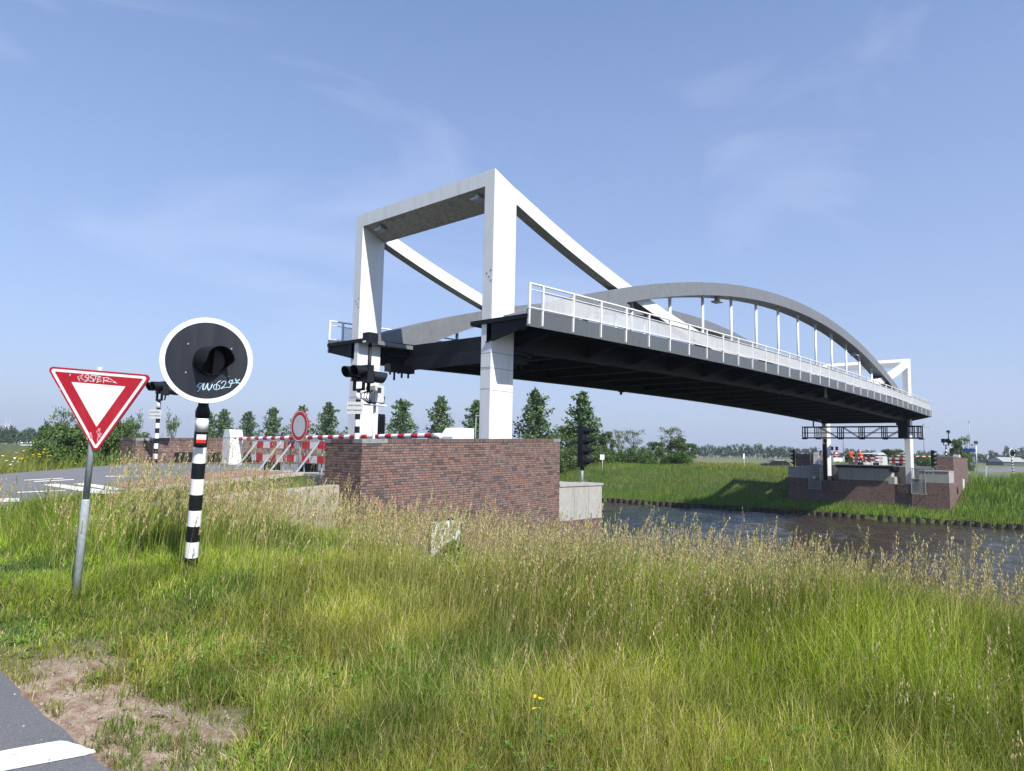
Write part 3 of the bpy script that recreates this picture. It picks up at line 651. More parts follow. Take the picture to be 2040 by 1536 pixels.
# wing walls
def wing(mir, label):
    X = (lambda x: 2*MID-x) if mir else (lambda x: x)
    mb = MB(); P = [(10.69, -1.6), (10.69, .66), (9.05, .57), (7.7, .49), (4.5, .24), (2.6, .0), (2.6, -1.2)]
    o = mb.prism([(X(x), 15.47, z) for x, z in P], (0, .35, 0)).build('wing_wall', 'concrete_old', bevel=.02)
    tag(o, label, 'retaining wall')
wing(False, 'pale weathered concrete wing wall half hidden in grass before the near abutment')
wing(True, 'pale concrete wing wall running back from the far abutment')

# sheet piling along both water lines
def piling(xf, y0, y1, label, s=1):
    mb = MB(); p = .8; y = y0; secs = []
    while y < y1:
        x = float(xf(y)); 
        for dy, dx in ((0, 0), (.28, 0), (.42, .22), (.68, .22)): secs.append((x+s*dx, y+dy))
        y += p
    V = []; Fc = []
    for i, (x, yy) in enumerate(secs): j = .04*math.sin(yy*1.7)+random.uniform(-.02, .02); V += [(x, yy, -6), (x, yy, -3.93+j), (x+s*.12, yy, -3.93+j), (x+s*.12, yy, -6)]
    for i in range(len(secs)-1):
        a_ = i*4
        for k in range(3): Fc.append((a_+k, a_+k+4, a_+k+5, a_+k+1))
    mb.add(V, Fc); o = mb.build('sheet_piling', 'pile', fix=True); tag(o, label, 'sheet piling')
M['pile'] = paint('rusty_dark_piling', (.04, .034, .028), .9, .4, (.16, .14, .11), .5, scale=2.5)
piling(lambda y: shore(y)-.02, -60, 130, 'dark corrugated sheet piling along the far water edge')
piling(lambda y: NEAR, -60, 60, 'dark sheet piling along the near water edge below the grass', -1)
# ================================================================== SIGNS AND SIGNALS
def head(mb, c, d, size=.35, L=.46, r=.148, lensmat=1):
    """signal head: squarish housing with a hooded lamp looking along d"""
    d = np.array(d, float); d[2] = 0; d /= np.linalg.norm(d); z = np.array((0, 0, 1.)); x = np.cross(d, z); c = np.array(c, float); n = 18
    m0 = mb.m
    mb.obox(c-d*.1, d, x, z, .1, size/2, size*.62)
    mb.obox(c-d*.09-z*size*.55, d, x, z, .12, size*.38, size*.12)
    V = []; 
    for q in range(4):
        rad = r*1.12 if q < 2 else r
        for k in range(n):
            t = 2*math.pi*k/n; l = L*(.86+.14*math.sin(t)) if q in (1, 2) else 0.
            dd = d*l-z*l*.06; V.append(c+dd+x*math.cos(t)*rad+z*math.sin(t)*rad+z*.03)
    Fc = [(q*n+k, q*n+(k+1) % n, (q+1)*n+(k+1) % n, (q+1)*n+k) for q in range(3) for k in range(n)]
    mb.add(V, Fc, False); mb.m = lensmat
    mb.add([c+d*.012+x*math.cos(2*math.pi*k/n)*r+z*math.sin(2*math.pi*k/n)*r+z*.03 for k in range(n)], [tuple(range(n))]); mb.m = m0
def zebra(mb, p0, p1, r, nb, first=0, n=14):
    p0, p1 = np.array(p0, float), np.array(p1, float)
    for i in range(nb):
        mb.m = (i+first) % 2; mb.tube([p0+(p1-p0)*i/nb, p0+(p1-p0)*(i+1)/nb], r, n, cap=(i in (0, nb-1)))
def belsign(parent, c, nrm, w, h):
    nrm = np.array(nrm, float); nrm /= np.linalg.norm(nrm); z = np.array((0, 0, 1.)); x = np.cross(z, nrm)
    mb = MB(); mb.obox(c, x, nrm, z, w/2, .012, h/2); p = mb.build('text_plate', 'grey_light', parent)
    sg_ = ((1, 'BIJ BELSIGNAAL'), (-1, 'BRUG VRIJMAKEN'))
    for s_, tx in sg_: m2 = MB(); text_mesh(m2, tx, np.array(c)+nrm*.0145+z*h*.2*s_, x, z, w*.118); m2.build('lettering', 'ink', p, fix=False)
def twin_mast(x, y, zg, d, label, plate=True, camera=False, sz=1.):
    t = thing('bridge_signal', (x, y, zg), label, 'traffic signal', 'twin bridge signals on zebra poles')
    mb = MB(); zebra(mb, (x, y, zg), (x, y, zg+2.34), .075, 12, 0); mb.build('zebra_pole', ['black', 'white_clean'], t)
    d = np.array((d, -.12, 0.)); zt = zg+2.34; mb = MB()
    mb.tube([(x, y, zt-.02), (x, y, zt+.1)], .06, 10); mb.bar((x, y+.24, zt+.1), (x, y-.26, zt+.1), .07, .06)
    for dy in (.22, -.22): mb.bar((x, y+dy, zt+.08), (x, y+dy, zt+.40), .07)
    mb.build('yoke', 'black', t)
    for dy in (.22, -.22):
        m2 = MB(); head(m2, (x-.02*d[0], y+dy, zt+.6), d); m2.build('signal_head', ['black', 'lens'], t)
    m2 = MB(); head(m2, (x-.14*d[0], y-.42, zt+.45), (-d[0], -.2, 0), size=.26); m2.build('signal_head', ['black', 'lens'], t)
    m2 = MB(); m2.bar((x-.1*d[0], y-.24, zt+.1), (x-.1*d[0], y-.38, zt+.42), .04); m2.build('bracket', 'black', t)
    if plate: belsign(t, (x+.1*d[0], y+.02, zg+1.9), (d[0]*.8, -.6, 0), .46, .35)
    if camera:
        m2 = MB(); px, py = x-.12*d[0], y-.30
        m2.tube([(px, py, zt+.02), (px, py, zt+1.45)], .055, 10); m2.build('post', 'black', t)
        m2 = MB(); m2.obox((px, py, zt+1.6), (1, 0, 0), (0, 1, 0), (0, 0, 1), .17, .15, .16); m2.m = 1; m2.box(px-.176, px-.17, py-.02, py+.13, zt+1.47, zt+1.52); m2.build('camera_box', ['black', 'white_clean'], t)
    return t
twin_mast(11.0, 28.0, .86, -1, 'twin black signal on a zebra pole in front of the left brick block')
twin_mast(12.25, 16.98, .88, -1, 'twin black signal with camera box against the left white bridge leg', camera=True)
twin_mast(92.0, 16.35, .9, 1, 'twin black signal on a zebra pole beyond the far abutment block', plate=False, camera=True)

# large round bell signal in the foreground
def big_signal(base, ctr, nrm, vis, R, label, n_b, first, near):
    base, ctr, nrm = (np.array(q, float) for q in (base, ctr, nrm)); nrm /= np.linalg.norm(nrm); up = ctr-base; up /= np.linalg.norm(up)
    t = thing('round_signal', base, label, 'bridge signal', 'round black signals on zebra poles')
    x = np.cross(up, nrm); x /= np.linalg.norm(x); u = np.cross(nrm, x)
    top = ctr-up*(R+.02)-nrm*.1
    mb = MB(); zebra(mb, base-up*.15, top-up*.12, R*.15, n_b, first, 20); zp = mb.build('zebra_pole', ['black', 'white_clean'], t)
    if near:
        m2 = MB(); s = top-up*.12; m2.tube([s-up*.02, s+up*.05, s+up*.11, s+up*.16], [R*.16, R*.165, R*.12, R*.11], 20); m2.tube([s+up*.1, ctr-nrm*.1], R*.1, 12); m2.build('socket', 'black', t)
        m2 = MB()
        for k, (zz, rr) in enumerate(((1.02, .1),)): pass
        for i in range(10):
            pass
    else:
        m2 = MB(); m2.tube([top-up*.12, ctr-nrm*.1], R*.1, 8); m2.build('socket', 'black', t)
    n = 72; ring = lambda r, o: [ctr+nrm*o+(x*math.cos(2*math.pi*k/n)+u*math.sin(2*math.pi*k/n))*r for k in range(n)]
    mb = MB(); mb.sweep([ring(R*.995, -.03), ring(R, -.026), ring(R, 0), ring(R*.995, .004)]); bd = mb.build('disc', 'white_clean', t)
    mb = MB(); mb.sweep([ring(R*.885, .003), ring(R*.885, .009)]); mb.build('black_board', 'navy', bd)
    vd = np.array(vis, float); vd /= np.linalg.norm(vd); vx = np.cross(up, vd); vx /= np.linalg.norm(vx); vu = np.cross(vd, vx); m = 36; rv = R*.335; c = ctr+nrm*.0+x*R*.02-u*R*.01
    V = []; L = R*.62
    for q in range(4):
        rad = rv if q < 2 else rv*.95
        for k in range(m):
            a_ = 2*math.pi*k/m; sa = math.sin(a_)
            l = L*(.30+.70*float(sst(-.75, .1, sa))) if q in (1, 2) else -.02
            V.append(c+vd*l+vx*math.cos(a_)*rad+vu*sa*rad)
    mb = MB(); mb.add(V, [(q*m+k, q*m+(k+1) % m, (q+1)*m+(k+1) % m, (q+1)*m+k) for q in range(3) for k in range(m)], False)
    mb.m = 1; mb.add([c+vd*.03+(vx*math.cos(2*math.pi*k/m)+vu*math.sin(2*math.pi*k/m))*rv*.95 for k in range(m)], [tuple(range(m))])
    mb.build('hood', ['black', 'lens'], bd)
    if near:
        m2 = MB()
        for q in ((375, 685), (461, 695), (370, 742), (455, 750)):
            p = hit(q, ctr+nrm*.009, nrm); m2.tube([p, p+nrm*.012], .009, 8)
        m2.build('bolt', 'galv', bd)
    return t, bd, nrm
def hit(q, P, n):
    d = ray(*q); return C0+d*(((P-C0)@n)/(d@n))
D = 7.8; ctr = dep(413, 718, D); base = dep(378.5, 1146, 7.95); tow = C0-ctr; tow[2] *= .25
nrm0 = tow/np.linalg.norm(tow)+RT*.04
sig, board, nb_ = big_signal(base, ctr, nrm0, nrm0+RT*.62-UP*.04, .478, 'large round black signal with white rim and scrawled tag on a zebra pole', 11, 1, True)
Pg = ctr+nb_*.0115
def gpt(l, ox, oy, sc, P=Pg, n=nb_): return [hit((ox+x/sc, oy+y/sc), P, n) for x, y in l]
mb = MB()
for w_, l in ((.014, [(648, 1108), (600, 1100), (556, 1148), (575, 1168), (612, 1150), (648, 1108), (612, 1160), (570, 1228)]), (.013, [(668, 1098), (645, 1165), (648, 1200), (680, 1188), (722, 1105), (716, 1165), (735, 1212), (765, 1180), (792, 1118)]), (.008, [(868, 1128), (832, 1122), (806, 1150), (818, 1190), (860, 1204), (900, 1182), (906, 1148), (882, 1128)]),
             (.009, [(856, 1135), (852, 1182)]), (.008, [(850, 1122), (880, 1085), (918, 1062)]), (.008, [(928, 1102), (950, 1075), (985, 1068), (1002, 1092), (972, 1140), (915, 1187), (985, 1166), (1052, 1164)]), (.009, [(1104, 1056), (1062, 1058), (1042, 1085), (1066, 1108), (1098, 1086), (1106, 1052), (1080, 1110), (1062, 1166)]), (.008, [(1094, 1104), (1150, 1092)]), (.012, [(1146, 1036), (1166, 1102)]), (.012, [(1208, 1044), (1158, 1076), (1208, 1104)])):
    stroke(mb, gpt(l, 320, 620, 7.68), w_*.85, nb_)
mb.build('graffiti_tag', 'graffiti_blue', board, fix=False)
mb = MB(); up_ = (ctr-base)/np.linalg.norm(ctr-base); c_ = base+up_*((onZ(398, 872, 1.7)*0).sum())
ps = base+(ctr-up_*.49-base)*.80+nb_*.079; n_ = nb_; x_ = np.cross(up_, n_)
mb.obox(ps+up_*.02, x_, n_, up_, .05, .003, .028); mb.m = 1; mb.obox(ps-up_*.028, x_, n_, up_, .05, .003, .02); mb.build('sticker', ['white_clean', 'orange_red'], sig)
big_signal((99.2, 11.0, -.3), (99.0, 11.0, 2.62), (-.43, -.9, 0), (-.3, -.95, -.08), .5, 'small distant round signal on a zebra pole at the right edge', 16, 0, False)

# yield sign on its leaning pole
Dy = 6.8
cs = [dep(x, y, Dy) for x, y in ((95.5, 731.5), (299.5, 748.5), (190, 901.5))]
base = onZ(150, 1192, .1); ys_n = np.cross(cs[1]-cs[0], cs[2]-cs[0]); ys_n /= np.linalg.norm(ys_n)
if ys_n@(C0-cs[0]) < 0: ys_n = -ys_n
ys = thing('yield_sign', base, 'red and white triangular yield sign with scribbled tag on a leaning grey pole', 'road sign')
cen = sum(cs)/3
def rtri(scale, rad, off, seg=7):
    out = []; P = [cen+(c-cen)*scale*1.025 for c in cs]
    for i in range(3):
        p, a_, b_ = P[i], P[i-1]-P[i], P[(i+1) % 3]-P[i]; a_ /= np.linalg.norm(a_); b_ /= np.linalg.norm(b_); h = a_+b_; h /= np.linalg.norm(h)
        cc = p+h*rad*2; s = cc-(h*0); da = p+a_*rad*1.732-cc; db = p+b_*rad*1.732-cc
        for k in range(seg+1):
            t = k/seg; v = da*(1-t)+db*t; v = v/np.linalg.norm(v)*rad; out.append(cc+v+ys_n*off)
    return out
mb = MB(); mb.sweep([rtri(1, .035, -.022), rtri(1, .035, .0)]); face = mb.build('sign_face', 'red', ys)
def band(o1, o2, off):
    mb = MB(); n = len(o1); mb.add(o1+o2, [(i, (i+1) % n, (i+1) % n+n, i+n) for i in range(n)]); return mb
band(rtri(.935, .022, .0015), rtri(.845, .006, .0015), 0).build('white_edge', 'white_clean', face, fix=False)
mb = MB(); mb.add(rtri(.515, .004, .0015), [tuple(range(24))]); mb.build('white_field', 'white_clean', face, fix=False)
Py = cs[0]+ys_n*.0025
G = lambda l: [hit((80+x/8.5, 720+y/8.5), Py, ys_n) for x, y in l]
mb = MB()
for w_, l in ((.008, [(632, 262), (648, 296), (666, 330)]), (.006, [(632, 262), (690, 240), (728, 218), (712, 250), (662, 300)]), (.007, [(690, 262), (700, 290), (745, 318)]), (.011, [(806, 222), (772, 240), (758, 264), (800, 280), (826, 304), (800, 330), (752, 338)]), (.011, [(888, 238), (852, 252), (850, 276), (892, 290), (912, 316), (876, 338), (838, 334)]),
             (.009, [(806, 222), (830, 262), (800, 300), (770, 330)]), (.010, [(905, 240), (985, 250), (1030, 262)]), (.011, [(948, 250), (930, 300), (900, 345)]), (.010, [(1030, 262), (985, 272), (965, 310), (985, 340), (1040, 330)]), (.008, [(975, 305), (1025, 298)]), (.011, [(1082, 282), (1072, 360)]), (.010, [(1060, 278), (1130, 272), (1165, 290), (1140, 318), (1085, 326), (1150, 340), (1200, 345)]),
             (.008, [(1180, 292), (1230, 330), (1300, 370), (1235, 354)]), (.012, [(508, 218), (505, 238)]), (.014, [(980, 345), (960, 352)])):
    stroke(mb, G(l), w_*.62, ys_n)
mb.build('graffiti_tag', 'graffiti_white', face, fix=False)
mb = MB()
for w_, l in ((.032, [(1000, 1150), (985, 1200), (1000, 1270)]), (.02, [(960, 1190), (1030, 1230)]), (.03, [(850, 1220), (868, 1290)]), (.012, [(975, 1290), (970, 1350)]), (.012, [(785, 1290), (800, 1320)]), (.012, [(330, 460), (345, 480)])): stroke(mb, G(l), w_*.8, ys_n)
mb.build('scuff', 'peel', face, fix=False)
topP = dep(199, 731, Dy+.06); mid = topP+(base-topP)*.58; mb = MB()
mb.tube([topP, mid], .030, 16); mb.tube([mid+(topP-mid)*.012, mid, base-(topP-base)*.12], [.031, .037, .038], 16); mb.build('pole', 'galv', ys)
mb = MB()
for t in (.12, .28): p = topP+(base-topP)*t; mb.obox(p+ys_n*.008, RT, ys_n, UP, .09, .02, .018)
mb.build('clamp', 'galv', ys)

# four-lamp signals for boats
def ship_signal(x, y, zg, zb, zt, d, label):
    t = thing('boat_signal', (x, y, zg), label, 'boat signal', 'four lamp boat signals'); d = np.array(d, float); d /= np.linalg.norm(d); X = np.cross(d, (0, 0, 1.))
    mb = MB(); mb.tube([(x, y, zg), (x, y, zb+.05)], .052, 12); mb.tube([(x, y, zg), (x, y, zg+.02)], .12, 12); mb.build('pole', 'galv', t)
    h = zt-zb; c = np.array((x, y, 0.))
    mb = MB(); mb.obox(c+np.array((0, 0, (zb+zt)/2)), d, X, (0, 0, 1), .10, .2, h/2); mb.tube([(x, y, zb-.12), (x, y, zb+.02)], .075, 10); cs_ = mb.build('housing', 'black', t)
    for k in range(4):
        z = zb+h*(k+.5)/4; m2 = MB(); cc = c+d*.1+np.array((0, 0, z+.02)); n = 16; r = .125; L = .36; V = []
        for q in range(4):
            rad = r if q < 2 else r*.92
            for i in range(n):
                a_ = 2*math.pi*i/n; l = L*(.35+.65*float(sst(-.6, .5, math.sin(a_)))) if q in (1, 2) else 0.
                V.append(cc+d*l-np.array((0, 0, l*.12))+X*math.cos(a_)*rad+np.array((0, 0, 1.))*math.sin(a_)*rad)
        m2.add(V, [(q*n+i, q*n+(i+1) % n, (q+1)*n+(i+1) % n, (q+1)*n+i) for q in range(3) for i in range(n)]); m2.m = 1
        m2.add([cc+d*.015+X*math.cos(2*math.pi*i/n)*r*.92+np.array((0, 0, 1.))*math.sin(2*math.pi*i/n)*r*.92 for i in range(n)], [tuple(range(n))])
        m2.build('lamp_hood', ['black', 'lens'], t)
ship_signal(20.9, 15.2, .54, 1.11, 2.58, (.25, -1, 0), 'black four lamp boat signal on a grey pole atop the near concrete ledge')
ship_signal(83.6, 16.1, .54, .95, 2.65, (-.1, -1, 0), 'black four lamp boat signal beside the right far brick block')
ship_signal(83.7, 30.3, .54, .75, 2.5, (-.1, 1, 0), 'black four lamp boat signal at the left end of the far abutment')

# ================================================================== BARRIERS
def boom_barrier(x, yc, y_tip, zg, z0, z1, label, s=1):
    t = thing('boom_barrier', (x, yc, zg), label, 'boom barrier', 'red and white boom barriers')
    mb = MB(); hx_ = .27; y0, y1 = yc, yc+.62
    P = [(y0, zg), (y0, zg+1.06), (y0+.04, zg+1.14), (y0+.22, zg+1.38), (y1-.08, zg+1.38), (y1, zg+1.2), (y1, zg)]
    P = [(y0, zg), (y0, zg+1.1), (y0+.1, zg+1.38), (y1-.1, zg+1.38), (y1, zg+1.1), (y1, zg)]
    mb.prism([(x-hx_, y, z) for y, z in P], (2*hx_, 0, 0)); cab = mb.build('cabinet', 'white', t, bevel=.012)
    m2 = MB(); m2.box(x-hx_-.01, x+hx_+.01, y0-.012, y1+.01, zg+1.06, zg+1.085); m2.box(x-hx_-.05, x+hx_+.05, y0-.05, y1+.05, zg-.02, zg+.05); m2.build('trim', 'grey_light', cab)
    m2 = MB(); m2.tube([(x+.14*s, y0-.09, z0), (x+.14*s, y0+.02, z0)], .07, 12); m2.box(x-.1, x-.02, y0-.006, y0, zg+1.0, zg+1.05); m2.build('hinge', 'black', cab)
    a_ = np.array((x+.14*s, yc-.02, z0)); b_ = np.array((x+.14*s, y_tip, z1)); N = int(round(abs(yc-y_tip)/.31)); mb = MB()
    for k in range(N): mb.m = 1-k % 2; mb.tube([a_+(b_-a_)*k/N, a_+(b_-a_)*(k+1)/N], .072, 10, cap=(k in (0, N-1)))
    arm = mb.build('arm', ['white_clean', 'red'], t)
    for k in (3, 15, 27):
        m2 = MB(); p = a_+(b_-a_)*min(k/38, 1); m2.tube([p+np.array((-.065*s, 0, .0)), p+np.array((-.1*s, 0, 0))], .045, 10); m2.build('warning_lamp', 'orange_red', arm)
boom_barrier(13.66, 26.95, 15.1, .88, 1.9, 2.03, 'closed red and white boom barrier with white cabinet on the near side')
boom_barrier(86.2, 28.25, 16.3, .88, 2.05, 1.97, 'closed red and white boom barrier beyond the water', -1)
def cabinet(x0, x1, y0, y1, zg, zt, label, slope=True, name='control_cabinet'):
    t = thing(name, ((x0+x1)/2, (y0+y1)/2, zg), label, 'cabinet')
    mb = MB(); mb.prism([(x0, y0, zg), (x1, y0, zg), (x1, y0, zt), (x0+(.28 if slope else 0), y0, zt), (x0, y0, zt-(.3 if slope else 0))], (0, y1-y0, 0)); mb.build('housing', 'white', t, bevel=.012)
    mb = MB(); mb.box(x0-.01, x1+.01, y0-.01, y1+.01, zt-.42, zt-.40); mb.build('seam', 'grey_light', t)
cabinet(15.95, 16.95, 16.85, 17.5, .86, 2.36, 'white cabinet with sloped top beside the right bridge leg')
cabinet(93.9, 94.5, 15.4, 16.0, .6, 2.3, 'white cabinet beneath the far twin signal', False)

# barricades closing the road
M['barrier_board'] = stripes('red_white_boards', (.56, .02, .03), (.76, .76, .76), 1, .8, .2)
def barricade(x, ya, yb, zg, s, label, off):
    t = thing('barricade', (x, (ya+yb)/2+off, zg), label, 'barricade', 'red and white road barricades')
    for z0, z1 in ((.30, .50), (.70, .90)):
        mb = MB(); mb.box(x-.012, x+.012, ya+.02, yb-.02, zg+z0, zg+z1); mb.build('board', 'barrier_board', t)
    mb = MB()
    for y in (ya+.16, (ya+yb)/2+.05, yb-.16): mb.bar((x+.03, y, zg+.03), (x+.03, y, zg+.95), .035)
    mb.bar((x+.03, ya+.1, zg+.93), (x+.03, yb-.1, zg+.93), .035); mb.build('frame', 'galv', t)
    for y in (ya+.3, yb-.3):
        mb = MB(); mb.bar((x+.02, y, zg+.92), (x-.62*s, y+.12, zg+.02), .045); mb.bar((x-.62*s, y+.12, zg+.03), (x+.05, y, zg+.03), .035); mb.build('leg', 'galv', t)
    mb = MB(); mb.box(x+.05, x+.24, (ya+yb)/2-.34, (ya+yb)/2+.3, zg+.0, zg+.27); mb.build('weight', 'rubber', t)
barricade(11.2, 19.05, 21.05, .86, 1, 'red and white barricade left of the round closed-road sign', .1)
barricade(11.2, 17.0, 18.98, .87, 1, 'red and white barricade under the round sign beside the brick block', .35)
for (a_, b_, o_, lb) in ((24.55, 26.2, 0, 'far red and white barricade next to the bending worker in the white helmet'), (22.85, 24.45, .3, 'middle red and white barricade across the water in front of the grey truck'), (20.2, 22.2, .1, 'far red and white barricade beside the right far bridge leg')):
    barricade(91.8, a_, b_, .9, -1, lb, o_)
# round closed-road sign
rs = thing('closed_road_sign', (11.12, 18.2, .86), 'round white sign with red ring standing over the near barricades', 'road sign')
mb = MB(); mb.tube([(11.16, 18.2, .86), (11.16, 18.2, 2.5)], .03, 12); mb.build('pole', 'galv', rs)
def disc(r, x0, x1, n=40, c=(18.2, 2.22)): return [[(x0, c[0]+r*math.cos(2*math.pi*k/n), c[1]+r*math.sin(2*math.pi*k/n)) for k in range(n)], [(x1, c[0]+r*math.cos(2*math.pi*k/n), c[1]+r*math.sin(2*math.pi*k/n)) for k in range(n)]]
mb = MB(); mb.sweep(disc(.46, 11.125, 11.10)); f_ = mb.build('sign_face', 'red', rs)
o1, o2 = disc(.435, 11.098, 11.098)[0], disc(.418, 11.098, 11.098)[0]; n = 40; mb = MB(); mb.add(o1+o2, [(i, (i+1) % n, (i+1) % n+n, i+n) for i in range(n)]); mb.build('thin_ring', 'white_clean', f_, fix=False)
mb = MB(); mb.add(disc(.315, 11.098, 11.098)[0], [tuple(range(n))]); mb.build('white_field', 'grey_light', f_, fix=False)
# small control box by the left leg
cb = thing('junction_box', (13.0, 17.22, .88), 'light grey junction box with cables on a post by the left white leg', 'junction box')
mb = MB(); mb.box(12.86, 13.2, 17.0, 17.3, 3.0, 3.5); hs = mb.build('housing', 'grey_light', cb, bevel=.01)
mb = MB(); mb.box(12.94, 13.08, 16.994, 17.0, 3.28, 3.44); mb.build('window', 'glass', hs)
mb = MB(); mb.tube([(13.03, 17.22, .88), (13.03, 17.22, 3.0)], .045, 10); mb.box(12.7, 13.3, 16.98, 17.34, 2.9, 2.94); mb.build('post', 'white', cb)
mb = MB()
for k in range(4): mb.tube([(12.84, 17.05+.06*k, 3.36), (12.70-.05*k, 17.05+.06*k, 3.25), (12.68-.05*k, 17.05+.06*k, 3.1), (12.78, 17.06+.06*k, 2.98), (12.98, 17.1+.05*k, 2.95)], .016, 6)
mb.tube([(13.2, 17.1, 3.3), (13.3, 17.1, 3.15), (13.28, 17.1, 3.0), (13.15, 17.15, 2.95)], .02, 6); mb.build('cable', 'rubber', cb)

# ================================================================== SMALL THINGS BEYOND
def lamp_post(x, y, h, label, cross=False, zg=None):
    zg = float(ground_z(x, y)) if zg is None else zg; t = thing('street_lamp', (x, y, zg), label, 'street lamp', 'slim grey street lamps')
    mb = MB(); mb.tube([(x, y, zg), (x, y, zg+h*.26)], .13, 10); mb.tube([(x, y, zg+h*.26), (x, y, zg+h)], [.075, .055], 10); mb.build('pole', 'galv', t)
    mb = MB(); mb.box(x-.15, x+.45, y-.12, y+.12, zg+h-.05, zg+h+.1)
    if cross: mb.bar((x, y-.95, zg+h-.35), (x, y+.95, zg+h-.35), .07); mb.tube([(x, y, zg+h+.1), (x, y, zg+h+.35)], .1, 8)
    mb.build('lamp_head', 'galv', t)
lamp_post(145, 29.2, 8.2, 'slim lamp post with a short crossbar right of the far bridge leg', True)
lamp_post(141.5, 21.6, 8.4, 'slim lamp post rising behind the blue street sign')
lamp_post(132.5, 39.3, 8.6, 'slim lamp post seen between the far bridge legs', True)
lamp_post(80.2, 79.4, 10.2, 'slim lamp post half hidden behind the near white leg')
# blue street name sign
bx, by = dep(1945, 900, 96)[:2]; zg = float(ground_z(bx, by))
st = thing('street_name_sign', (bx, by, zg), 'blue street name plate on a white post right of the far abutment', 'street sign')
mb = MB(); mb.tube([(bx, by, zg), (bx, by, 3.95)], .05, 8); mb.build('post', 'white_clean', st)
mb = MB(); mb.box(bx-.02, bx+.02, by+.1, by+2.0, 2.85, 3.3); mb.build('name_plate', 'blue', st)
mb = MB(); mb.box(bx-.2, bx+.2, by-.22, by+.22, 3.95, 4.35); mb.build('top_box', 'fascia', st)
mb = MB(); mb.box(bx-.15, bx+.15, by+.2, by+.5, zg, 2.2); mb.build('meter_box', 'galv', st)
P = dep(1964, 937, 84); zg = float(ground_z(P[0], P[1])); Q = dep(1968.5, 906, 84)
mp_ = thing('marker_post', (P[0], P[1], zg), 'thin leaning black and white marker post in the grass far right', 'marker post')
mb = MB(); mb.bar((P[0], P[1], zg), (P[0]*.7+Q[0]*.3, P[1]*.7+Q[1]*.3, P[2]*.7+Q[2]*.3), .09); mb.m = 1; a_ = P*.7+Q*.3; mb.bar(a_, P*.3+Q*.7, .09); mb.m = 0; mb.bar(P*.3+Q*.7, Q, .09); mb.build('shaft', ['white_clean', 'black'], mp_)
# small sign plates in the far meadow
for (u, y0, y1, dd, w_, lb) in ((1200, 906, 916, 104, .32, 'small white sign plate on a stake in front of the far shrubs'), (1482.5, 904, 926, 106, .12, 'thin white marker post standing in the far meadow')):
    P = dep(u, y1, dd); zg = float(ground_z(P[0], P[1])); zt = float(dep(u, y0, dd)[2]); t = thing('meadow_sign', (P[0], P[1], zg), lb, 'marker')
    mb = MB(); mb.tube([(P[0], P[1], zg), (P[0], P[1], zt)], .035, 6); mb.build('stake', 'white_clean', t)
    mb = MB(); q = np.array((fw[1], -fw[0], 0)); mb.obox((P[0]-.05, P[1], zt-.35), q/np.linalg.norm(q), (fw[0], fw[1], 0), (0, 0, 1), w_, .02, .38); mb.build('plate', 'white_clean', t)
# signs behind the far barrier
for (u, lb) in ((1658.5, 'dark traffic light left of the far lamp post'), (1668, 'dark traffic light next to the far triangular warning sign')):
    P = dep(u, 925, 104); zg = float(ground_z(P[0], P[1])); z1 = float(dep(u, 891, 104)[2]); t = thing('traffic_light', (P[0], P[1], zg), lb, 'traffic light', 'small distant traffic lights')
    mb = MB(); mb.tube([(P[0], P[1], zg), (P[0], P[1], z1)], .05, 8); mb.build('pole', 'galv', t)
    mb = MB(); mb.box(P[0]-.2, P[0]+.1, P[1]-.16, P[1]+.16, z1-.45, z1+.1); m_ = mb.build('housing', 'black', t)
P = dep(1666, 925, 100); zg = float(ground_z(P[0], P[1])); t = thing('warning_sign', (P[0], P[1], zg), 'red edged warning triangle above a white board beyond the far barrier', 'road sign')
q = np.array((fw[1], -fw[0], 0)); q /= np.linalg.norm(q); bk = np.array((fw[0], fw[1], 0))/np.linalg.norm(fw[:2]); c_ = dep(1666, 905, 100)
mb = MB(); mb.tube([(P[0], P[1], zg), (c_[0], c_[1], c_[2])], .04, 8); mb.build('pole', 'galv', t)
def tri(s, o): return [c_-bk*o+q*s*.58-np.array((0, 0, .3*s)), c_-bk*o-q*s*.58-np.array((0, 0, .3*s)), c_-bk*o+np.array((0, 0, .7*s))]
mb = MB(); mb.prism(tri(.9, .06), bk*.03); mb.m = 1; mb.prism(tri(.55, .066), bk*.004); mb.build('triangle', ['orange_red', 'white_clean'], t)
mb = MB(); mb.obox(c_-np.array((0, 0, .75))-bk*.06+q*.2, q, bk, (0, 0, 1), .65, .02, .27); mb.build('board', 'white_clean', t)

def wheel(mb, c, r, w_, ax):
    ax = np.array(ax, float); mb.tube([np.array(c)-ax*w_/2, np.array(c)+ax*w_/2], r, 18)
# dark estate car on the far road
P = dep(1544, 926, 118); cx, cy = P[0], P[1]; zg = float(ground_z(cx, cy))+.0
car = thing('parked_car', (cx, cy, zg), 'dark estate car half sunk behind the far meadow grass', 'car')
ax = q; up = np.array((0, 0, 1.)); fwv = bk; O = np.array((cx, cy, zg))
def prof(pts, hw): return [O-ax*x*-1+up*z-fwv*hw for x, z in pts]
body = [(-2.25, .35), (-2.3, .75), (-1.9, .95), (-1.15, 1.0), (-.45, 1.42), (1.3, 1.45), (2.0, 1.1), (2.2, .9), (2.25, .35)]
mb = MB(); mb.prism([O+ax*x+up*z-fwv*.88 for x, z in body], fwv*1.76); mb.build('body', 'carpaint', car, bevel=.08)
mb = MB(); gl = [(-1.0, 1.02), (-.42, 1.34), (1.25, 1.37), (1.75, 1.06)]; mb.prism([O+ax*x+up*z-fwv*.9 for x, z in gl], fwv*.02); mb.build('window', 'glass', car)
for sx in (-1.4, 1.4):
    for sy in (-.8, .8): mb = MB(); wheel(mb, O+ax*sx+up*.32+fwv*sy, .32, .2, fwv); mb.build('wheel', 'rubber', car)
